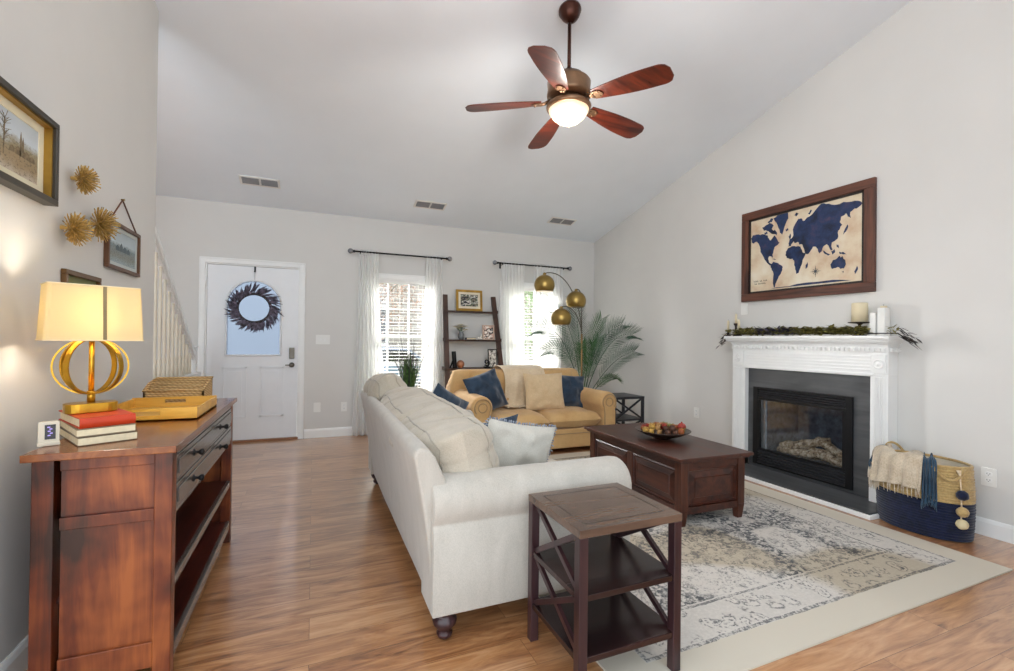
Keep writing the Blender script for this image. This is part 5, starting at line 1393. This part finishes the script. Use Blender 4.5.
for g, c1, c2 in ((GL[0], Vector((-.02, 0, .42)), Vector((.34, 0, .10))), (GL[1], Vector((-.02, 0, .30)), Vector((.12, 0, .05))), (GL[2], Vector((-.03, 0, .25)), Vector((.16, 0, .05)))):
    top = g + Vector((0, 0, RG + .02))
    m = MB(); m.tube(bez(P0, P0 + c1, top + c2, top), .0065, 8); obj('arm', m, 'nickel', al)
    m = MB(); prof = [(RG * math.sin(a), RG * math.cos(a)) for a in [rad(128) * i / 18 for i in range(19)]]; prof[0] = (.0001, RG)
    m.lathe(prof[::-1], g, 30); m.lathe([(.02, RG - .008), (.02, RG + .02), (.008, RG + .028)], g, 14)
    gs = obj('globe_shade', m, 'brass', al, solid=.003)
    m = MB(); a = rad(122); m.lathe([(.0001, RG * math.cos(a) - .004), (RG * math.sin(a) * .6, RG * math.cos(a) - .003), (RG * math.sin(a) - .004, RG * math.cos(a))], g, 28)
    obj('diffuser', m, emit('diffuser_daylight_glow', '#f6e9cf', .35), gs)  # lamp is off; faint emission stands for daylight under the globes

# ================================================================== LADDER SHELF
ls = thing('ladder_shelf', 'dark walnut leaning ladder shelf between the two windows', 'shelf', (1.96, 5.8, 0))
def ly(z): return 6.005 - .40 * (1 - z / 1.80)
def lxx(z, s_): return (1.575 + .035 * z / 1.8) if s_ < 0 else (2.385 - .09 * z / 1.8)
for s_ in (-1, 1):
    m = MB(); m.bar((lxx(0, s_) + .0, ly(0), .0), (lxx(1.8, s_), ly(1.8), 1.80), .065, .03, (0, 1, 0)); obj('side_rail', m, 'ladder', ls, bev=.003)
    p = 1 if s_ > 0 else -1
for z, d in ((1.59, .20), (1.205, .27), (.83, .33), (.46, .38), (.12, .42)):
    x0, x1 = lxx(z, -1) - .03, lxx(z, 1) + .04
    m = MB(); yf_ = max(6.03 - d, ly(z) - .03); m.box(x0, x1, yf_, 6.03, z - .024, z); m.box(x0, x0 + .012, yf_, 6.03, z, z + .02); m.box(x1 - .012, x1, yf_, 6.03, z, z + .02); obj('shelf', m, 'ladder', ls, bev=.002)
def photo_frame(label, x, y, z, w, h, fw, fm, art, tilt=8, rz=0, mw=0.):
    t = thing('photo_frame', label, 'photo frame', (x, y, z + .001), rz, world=False)
    T = Matrix.Rotation(rad(-tilt), 4, 'X')
    for a, b, c, d in ((-w / 2, w / 2, 0, fw), (-w / 2, w / 2, h - fw, h)): m = MB(T); m.box(a, b, -.008, .008, c, d); obj('frame_rail', m, fm, t, bev=.0015)
    for a, b in ((-w / 2, -w / 2 + fw), (w / 2 - fw, w / 2)): m = MB(T); m.box(a, b, -.008, .008, fw, h - fw); obj('frame_stile', m, fm, t, bev=.0015)
    if mw:
        m = MB(T); m.box(-w / 2 + fw, w / 2 - fw, -.003, .0, fw, fw + mw); m.box(-w / 2 + fw, w / 2 - fw, -.003, .0, h - fw - mw, h - fw); m.box(-w / 2 + fw, -w / 2 + fw + mw, -.003, .0, fw + mw, h - fw - mw); m.box(w / 2 - fw - mw, w / 2 - fw, -.003, 0, fw + mw, h - fw - mw)
        obj('mat_board', m, plain('cream_mat', '#e6dcc6', .8), t)
    m = MB(T); m.box(-w / 2 + fw * .8, w / 2 - fw * .8, .0, .005, fw * .8, h - fw * .8); obj('photograph', m, art, t)
    m = MB(); m.bar((0, .02, h * .6), (0, .075, .002), .02, .004, (1, 0, 0)); obj('easel_back', m, 'black_metal', t)
    return t
def blotch(name, cs, sc=5):
    m = NT(name); v = m.n('TexCoord').outputs['Generated']; n = m.noise(v, sc, 2, .5)
    k = len(cs); m.set(Base_Color=m.ramp(n, [(.3 + .4 * i / k, lin(c)) for i, c in enumerate(cs)], 'CONSTANT'), Roughness=.3); return m.m
photo_frame('gold framed family photo with wide mat on the ladder shelf top tier', 1.935, 5.945, 1.59, .37, .285, .032, 'gold_frame', blotch('photo_print', ['#2a2c30', '#d6d4cc', '#4c5a44', '#8a7f70', '#22262c']), 5, mw=.03)
photo_frame('small pale pink frame with a line portrait on the middle tier right side', 2.19, 5.88, 1.205, .165, .20, .016, plain('blush_frame', '#d2b5a2', .5), blotch('portrait_print', ['#e8e0d6', '#2c2c2e', '#d8b8a8', '#f0ece6'], 3), 8, rz=rad(-6))
photo_frame('small black frame seen edge-on on the lower tier left side', 1.70, 5.80, .83, .08, .22, .02, 'black_metal', blotch('dark_print', ['#22262c', '#3a3c40']), 6, rz=rad(40))
photo_frame('black frame with two oval portraits on the lower tier right side', 2.235, 5.83, .83, .13, .25, .012, 'black_metal', blotch('oval_print', ['#e6e2da', '#9a958c', '#e2ded6', '#55524c'], 3), 6, rz=rad(-4))
# flowers
random.seed(6)
fv = thing('flower_vase', 'small glass vase of cream flowers on the middle ladder tier', 'vase', (1.80, 5.87, 1.206))
m = MB(); m.lathe([(.03, 0), (.045, .03), (.04, .07), (.028, .09), (.034, .105)], (1.80, 5.87, 1.206), 20); obj('vase', m, plain('grey_glass', '#6f7477', .15), fv)
m = MB()
for k in range(12):
    a = k * 2.4; r = .09 * math.sqrt(k / 12); c = Vector((1.80 + r * math.cos(a), 5.87 + r * .8 * math.sin(a), 1.206 + .19 - r * .6 + .02 * math.sin(k * 3)))
    m.tube([Vector((1.80, 5.87, 1.29)), c], .002, 4)
obj('stems', m, 'grass', fv)
for k in range(12):
    a = k * 2.4; r = .09 * math.sqrt(k / 12); c = Vector((1.80 + r * math.cos(a), 5.87 + r * .8 * math.sin(a), 1.206 + .19 - r * .6 + .02 * math.sin(k * 3)))
    m = MB()
    for j in range(9): q = j * .7; m.leaf(c, (math.cos(q), math.sin(q), .5 + .4 * (j % 2)), (0, 0, 1), .048, .036, .5, 2)
    obj('flower', m, plain('cream_petal', '#ece2c8', .7) if k == 0 else bpy.data.materials['cream_petal'], fv)
t = thing('small_book', 'dark blue book lying flat beside the flower vase on the middle ladder tier', 'book', (1.90, 5.84, 1.206))
m = MB(); m.box(1.85, 1.98, 5.79, 5.86, 1.206, 1.210); m.box(1.85, 1.98, 5.79, 5.86, 1.228, 1.232); m.box(1.85, 1.853, 5.79, 5.86, 1.21, 1.228); obj('cover', m, plain('blue_cover', '#1e2c44', .5), t); obj('pages', MB().box(1.853, 1.978, 5.792, 5.858, 1.21, 1.228), 'paper', t)
m = MB(); m.ball((2.055, 5.86, 1.225), .03, sc=(1.2, .8, .62)); m.lathe([(.01, .0), (.014, .012), (.006, .03), (.012, .045), (.0001, .05)], (2.075, 5.86, 1.235), 12)
single('white_figurine', m, 'white', 'small white bird shaped figurine at the centre of the middle tier', 'figurine', (2.055, 5.86, 1.206))
m = MB(); m.ball((1.775, 5.80, .885), .052, sc=(1, 1, 1)); m.lathe([(.03, .0), (.034, .006), (.02, .012)], (1.775, 5.80, .832), 16)
single('copper_ball', m, plain('copper_glaze', '#b07a5c', .3, .4), 'round copper ornament on the lower ladder tier', 'ornament', (1.775, 5.80, .831))
m = MB(); c = Vector((2.14, 5.80, .90)); m.tube([c + Vector((.035 * math.cos(a) * (1 - a / 12), 0, .035 * math.sin(a) * (1 - a / 12) + a * .003)) for a in [i * .28 for i in range(-2, 26)]], .009, 8)
m.tube([c + Vector((-.03, 0, -.028)), c + Vector((.005, 0, -.045)), c + Vector((.035, 0, -.02))], .009, 8); m.box(2.10, 2.18, 5.78, 5.82, .831, .85); m.tube([(2.14, 5.80, .84), (2.145, 5.80, .87)], .008, 8)
single('scroll_figurine', m, 'black_metal', 'black curled scroll figurine on the lower ladder tier', 'figurine', (2.14, 5.80, .831))

# ================================================================== MANTEL DECOR
MZ = 1.2735
def taper_candle(label, y, x, hh, ch):
    t = thing('candlestick', label, 'candlestick', (x, y, MZ), group='taper candlesticks at the left end of the mantel')
    m = MB(); m.lathe([(.028, 0), (.03, .005), (.016, .013), (.010, .02), (.016, hh * .4), (.010, hh * .55), (.011, hh * .8), (.020, hh - .014), (.021, hh), (.012, hh)], (x, y, MZ), 16); obj('holder', m, 'dark_leaf', t)
    m = MB(); m.lathe([(.012, 0), (.011, ch * .9), (.004, ch)], (x, y, MZ + hh - .004), 12); c_ = obj('taper_candle', m, 'candle', t)
    m = MB(); m.tube([(x, y, MZ + hh + ch - .006), (x + .001, y, MZ + hh + ch + .006)], .001, 5); obj('wick', m, 'black_metal', c_)
taper_candle('short dark candlestick nearest the left end of the mantel', 3.425, 3.835, .06, .10)
taper_candle('tallest dark candlestick of the trio on the mantel', 3.345, 3.85, .125, .10)
taper_candle('short dark candlestick beside the garland on the mantel', 3.295, 3.83, .06, .105)
t = thing('pillar_candle', 'wide ivory pillar candle on a dark raised plate on the mantel', 'candle', (3.87, 2.235, MZ))
m = MB(); m.lathe([(.045, 0), (.046, .006), (.012, .014), (.010, .085), (.02, .092), (.072, .098), (.075, .104), (.07, .104)], (3.87, 2.235, MZ), 24); obj('plate_stand', m, 'dark_leaf', t)
m = MB(); m.lathe([(.052, 0), (.052, .142), (.047, .147), (.03, .141), (.0001, .139)], (3.87, 2.235, MZ + .1045), 28); obj('wax', m, 'candle', t)
t = thing('candle_holder', 'tall white block candle holder at the right end of the mantel', 'candle holder', (3.883, 2.08, MZ))
m = MB(); m.box(3.85, 3.915, 2.055, 2.105, MZ, MZ + .205); obj('block', m, 'white', t, bev=.003)
m = MB(); m.lathe([(.021, 0), (.021, .014), (.0001, .013)], (3.883, 2.08, MZ + .2055), 16); cw_ = obj('tealight', m, 'candle', t)
m = MB(); m.tube([(3.883, 2.08, MZ + .219), (3.883, 2.08, MZ + .232)], .0012, 5); obj('wick', m, 'black_metal', cw_)
single('candle_holder', MB().box(3.84, 3.90, 2.112, 2.15, MZ, MZ + .17), 'white', 'shorter white block between the pillar candle and the tall white block', 'candle holder', (3.87, 2.131, MZ), bev=.003)
random.seed(9)
gd = thing('leaf_garland', 'olive green leaf garland with dark tips lying along the mantel', 'garland', (3.84, 2.7, MZ))
def gx(y): return 3.835 + .012 * math.sin(y * 9)
def gzf(y):
    if y < 1.955: return MZ + .015 - (1.955 - y) * .9
    if y > 3.43: return MZ + .012 - (y - 3.43) * 1.6
    return MZ + .016
m = MB(); m.tube([(gx(y_ / 100), y_ / 100, gzf(y_ / 100)) for y_ in range(188, 350, 2)], .0045, 6); obj('stem', m, 'dark_leaf', gd)
mo, md, mt_, mt2_ = MB(), MB(), MB(), MB()
y = 1.87
while y < 3.50:
    for k in range(15 if 2.05 < y < 3.28 else 6):
        if 2.02 < y < 2.16 : break
        a = random.uniform(0, 2 * PI)
        d = Vector((random.uniform(-1, .3), random.choice((-1, 1)) * random.uniform(.3, 1), random.uniform(-.05, .8)))
        p = Vector((gx(y) + random.uniform(-.03, .03), y + random.uniform(-.02, .02), gzf(y) + random.uniform(-.004, .045)))
        L = random.uniform(.034, .062)
        if 2.05 < y < 3.27 and y * 10 % 10 > -1:
            dark = 2.72 < y < 3.08 and p.x < gx(y) + .01
            (md if dark and random.random() < .75 else mo).leaf(p, d, (0, 0, 1), L, L * .5, .3, 3)
        elif y < 1.97 or y > 3.42:
            dd = Vector((random.uniform(-.4, .3), -1 if y < 2 else 1, random.uniform(-1.0, .25))); (mt_ if y < 2 else mt2_).leaf(p, dd, (0, 0, 1), L * 1.1, L * .35, .1, 3)
        else: mo.leaf(p, d * .7, (0, 0, 1), L * .6, L * .3, .2, 3)
    y += .013
obj('olive_leaves', mo, 'olive', gd, label='olive green leaves'); obj('dark_leaves', md, 'wreath', gd, label='dark leaves at the middle'); obj('trailing_tip', mt_, 'dark_leaf', gd, label='dark trailing tip at the right end'); obj('trailing_tip', mt2_, 'dark_leaf', gd, label='dark trailing tip at the left end')

# ================================================================== WOVEN BASKET
RB, CB = (.172, .255), Vector((3.735, 1.765, 0)); HB = .455; ZS = .235
bk = thing('woven_basket', 'oval woven basket, tan above and navy below, beside the fireplace', 'basket', CB)
def brad(z): return .93 + .07 * math.sin(PI * min(1, (z / HB) * .75 + .15))
def coil(z0, z1, n, inner=False):
    m = MB(); seg = 72; pts = []; rows = n * 6
    vs = []
    for i in range(rows + 1):
        z = z0 + (z1 - z0) * i / rows; q = (i % 6) / 6
        b = .0035 * abs(math.sin(PI * i / 6))
        k = brad(z) 
        for j in range(seg):
            a = 2 * PI * j / seg; t = k + b / .2 - (.045 if inner else 0)
            wv = 1 + .004 * math.sin(j * 12 + (i // 6) * 2)
            vs.append((CB.x + RB[0] * t * wv * math.cos(a), CB.y + RB[1] * t * wv * math.sin(a), z))
    fs = [(i * seg + j, i * seg + (j + 1) % seg, (i + 1) * seg + (j + 1) % seg, (i + 1) * seg + j) for i in range(rows) for j in range(seg)]
    m.add(vs, fs, True); return m
NB = fabric('navy_rope', '#0a1124', '#161f3e', 20, 90); TB = fabric('tan_rope', '#a88a58', '#c0a470', 20, 90)
m = coil(.004, ZS, 14); k0 = len(m.v) - 0; m.f.append(tuple(range(72))[::-1]); m.sm.append(False); obj('lower_body', m, NB, bk, label='navy rope lower half')
m = coil(ZS, HB, 13); obj('upper_body', m, TB, bk, label='tan rope upper half')
m = coil(.03, HB, 8, True); obj('lining', m, plain('pale_lining', '#d9cdb8', .9), bk, label='pale lining')
m = MB(); kk = brad(HB); m.tube([(CB.x + (RB[0] * kk - .003) * math.cos(2 * PI * j / 60), CB.y + (RB[1] * kk - .003) * math.sin(2 * PI * j / 60), HB) for j in range(60)], .009, 8, closed=True); obj('rim', m, TB, bk)
def bpt(a, z, o=0.): k = brad(z); return Vector((CB.x + (RB[0] * k + o) * math.cos(a), CB.y + (RB[1] * k + o) * math.sin(a), z))
for a0_, da in ((rad(228), .34), (rad(60), .30)):
    m = MB(); pts = []
    for i in range(13):
        t = -1 + i / 6; a = a0_ + da * t; pts.append(bpt(a, HB + (.0 if a0_ > 2 else .055 * (1 - t * t)) - (.075 * (1 - t * t) if a0_ > 2 else 0) , .014 + .01 * (1 - t * t)))
    m.tube(pts, .0085, 8); obj('handle', m, TB, bk)
aP = rad(240)
m = MB(); p = [bpt(aP, HB - .02, .02), bpt(aP, .34, .022), bpt(aP, .24, .022), bpt(aP, .11, .022)]; m.tube(p, .004, 6); m.tube([bpt(aP - .03, HB - .01, .012), bpt(aP, HB - .05, .022), bpt(aP + .03, HB - .01, .012)], .008, 6)
cdr = obj('pompom_cord', m, 'cream_throw', bk)
for z, mt2, lb_ in ((.30, NB, 'navy pompom'), (.20, TB, 'tan pompom'), (.125, plain('cream_wool', '#d8c8a0', .9), 'cream pompom')):
    m = MB(); c = bpt(aP, z, .03)
    vs = []
    m.ball(c, .030, 22, 16)
    for i in range(len(m.v)): d = (m.v[i] - c); m.v[i] = c + d * (1 + .12 * noise.noise(m.v[i] * 90))
    obj('pompom', m, mt2, cdr, label=lb_)
# throws hanging over the rim
def throw(label, a0_, a1_, hang, mat, seed, base_o, group=None, inside=.10):
    t = thing('throw_blanket', label, 'blanket', bpt((a0_ + a1_) / 2, HB - hang, base_o))
    m = MB()
    def f(u, v):
        a = a0_ + (a1_ - a0_) * u
        L = inside + .07 + hang; s_ = v * L
        h_ = hang * (1 + .10 * math.sin(u * 5 + seed)); fold = .013 * math.sin(u * 30 + seed * 2 + .8 * math.sin(u * 7)) + .010 * noise.noise(Vector((u * 9, v * 3, seed)))
        if s_ < inside: return bpt(a, HB + .012 - (inside - s_) * .55, -.05 - (inside - s_) * .35 + fold * .6) + Vector((0, 0, .03 * (1 + math.sin(u * 8 + seed)) * s_ / inside))
        s_ -= inside
        if s_ < .07:
            q = s_ / .07 * PI; return bpt(a, HB + .012 + .022 * math.sin(q) + .015 * (1 + math.sin(u * 8 + seed)) * (1 - s_ / .07), -.05 + (.05 + base_o) * (1 - math.cos(q)) / 2 + fold * .5)
        s_ = (s_ - .07) / hang
        return bpt(a + .03 * math.sin(u * 30) * s_, HB + .010 - h_ * s_, base_o + .004 + fold * (.5 + .8 * s_) + .006 * s_)
    m.grid(f, 60, 40); obj('cloth', m, mat, t, solid=.004)
    m = MB(); n = 34
    for i in range(n):
        u = (i + .5) / n; p = f(u, 1.0); q = p + Vector((random.uniform(-.008, .002), random.uniform(-.006, .006), -random.uniform(.035, .06))); m.tube([p, (p + q) / 2 + Vector((-.003, 0, 0)), q], [.0022, .003, .0015], 5)
    obj('fringe', m, mat, t, kind='stuff')
CT = fabric('oat_throw_fabric', '#b9a68e', '#d8cab4', 12, 120); TE = fabric('teal_throw_fabric', '#1c3448', '#2f5068', 12, 120)
throw('oatmeal fringed throw blanket hanging over the basket rim', rad(112), rad(198), .185, CT, 1, .024)
throw('dark teal throw end hanging from the basket beside the oatmeal throw', rad(197), rad(213), .215, TE, 2, .016)
throw('dark teal throw corner at the basket edge nearest the fireplace', rad(98), rad(116), .08, TE, 4, .016)
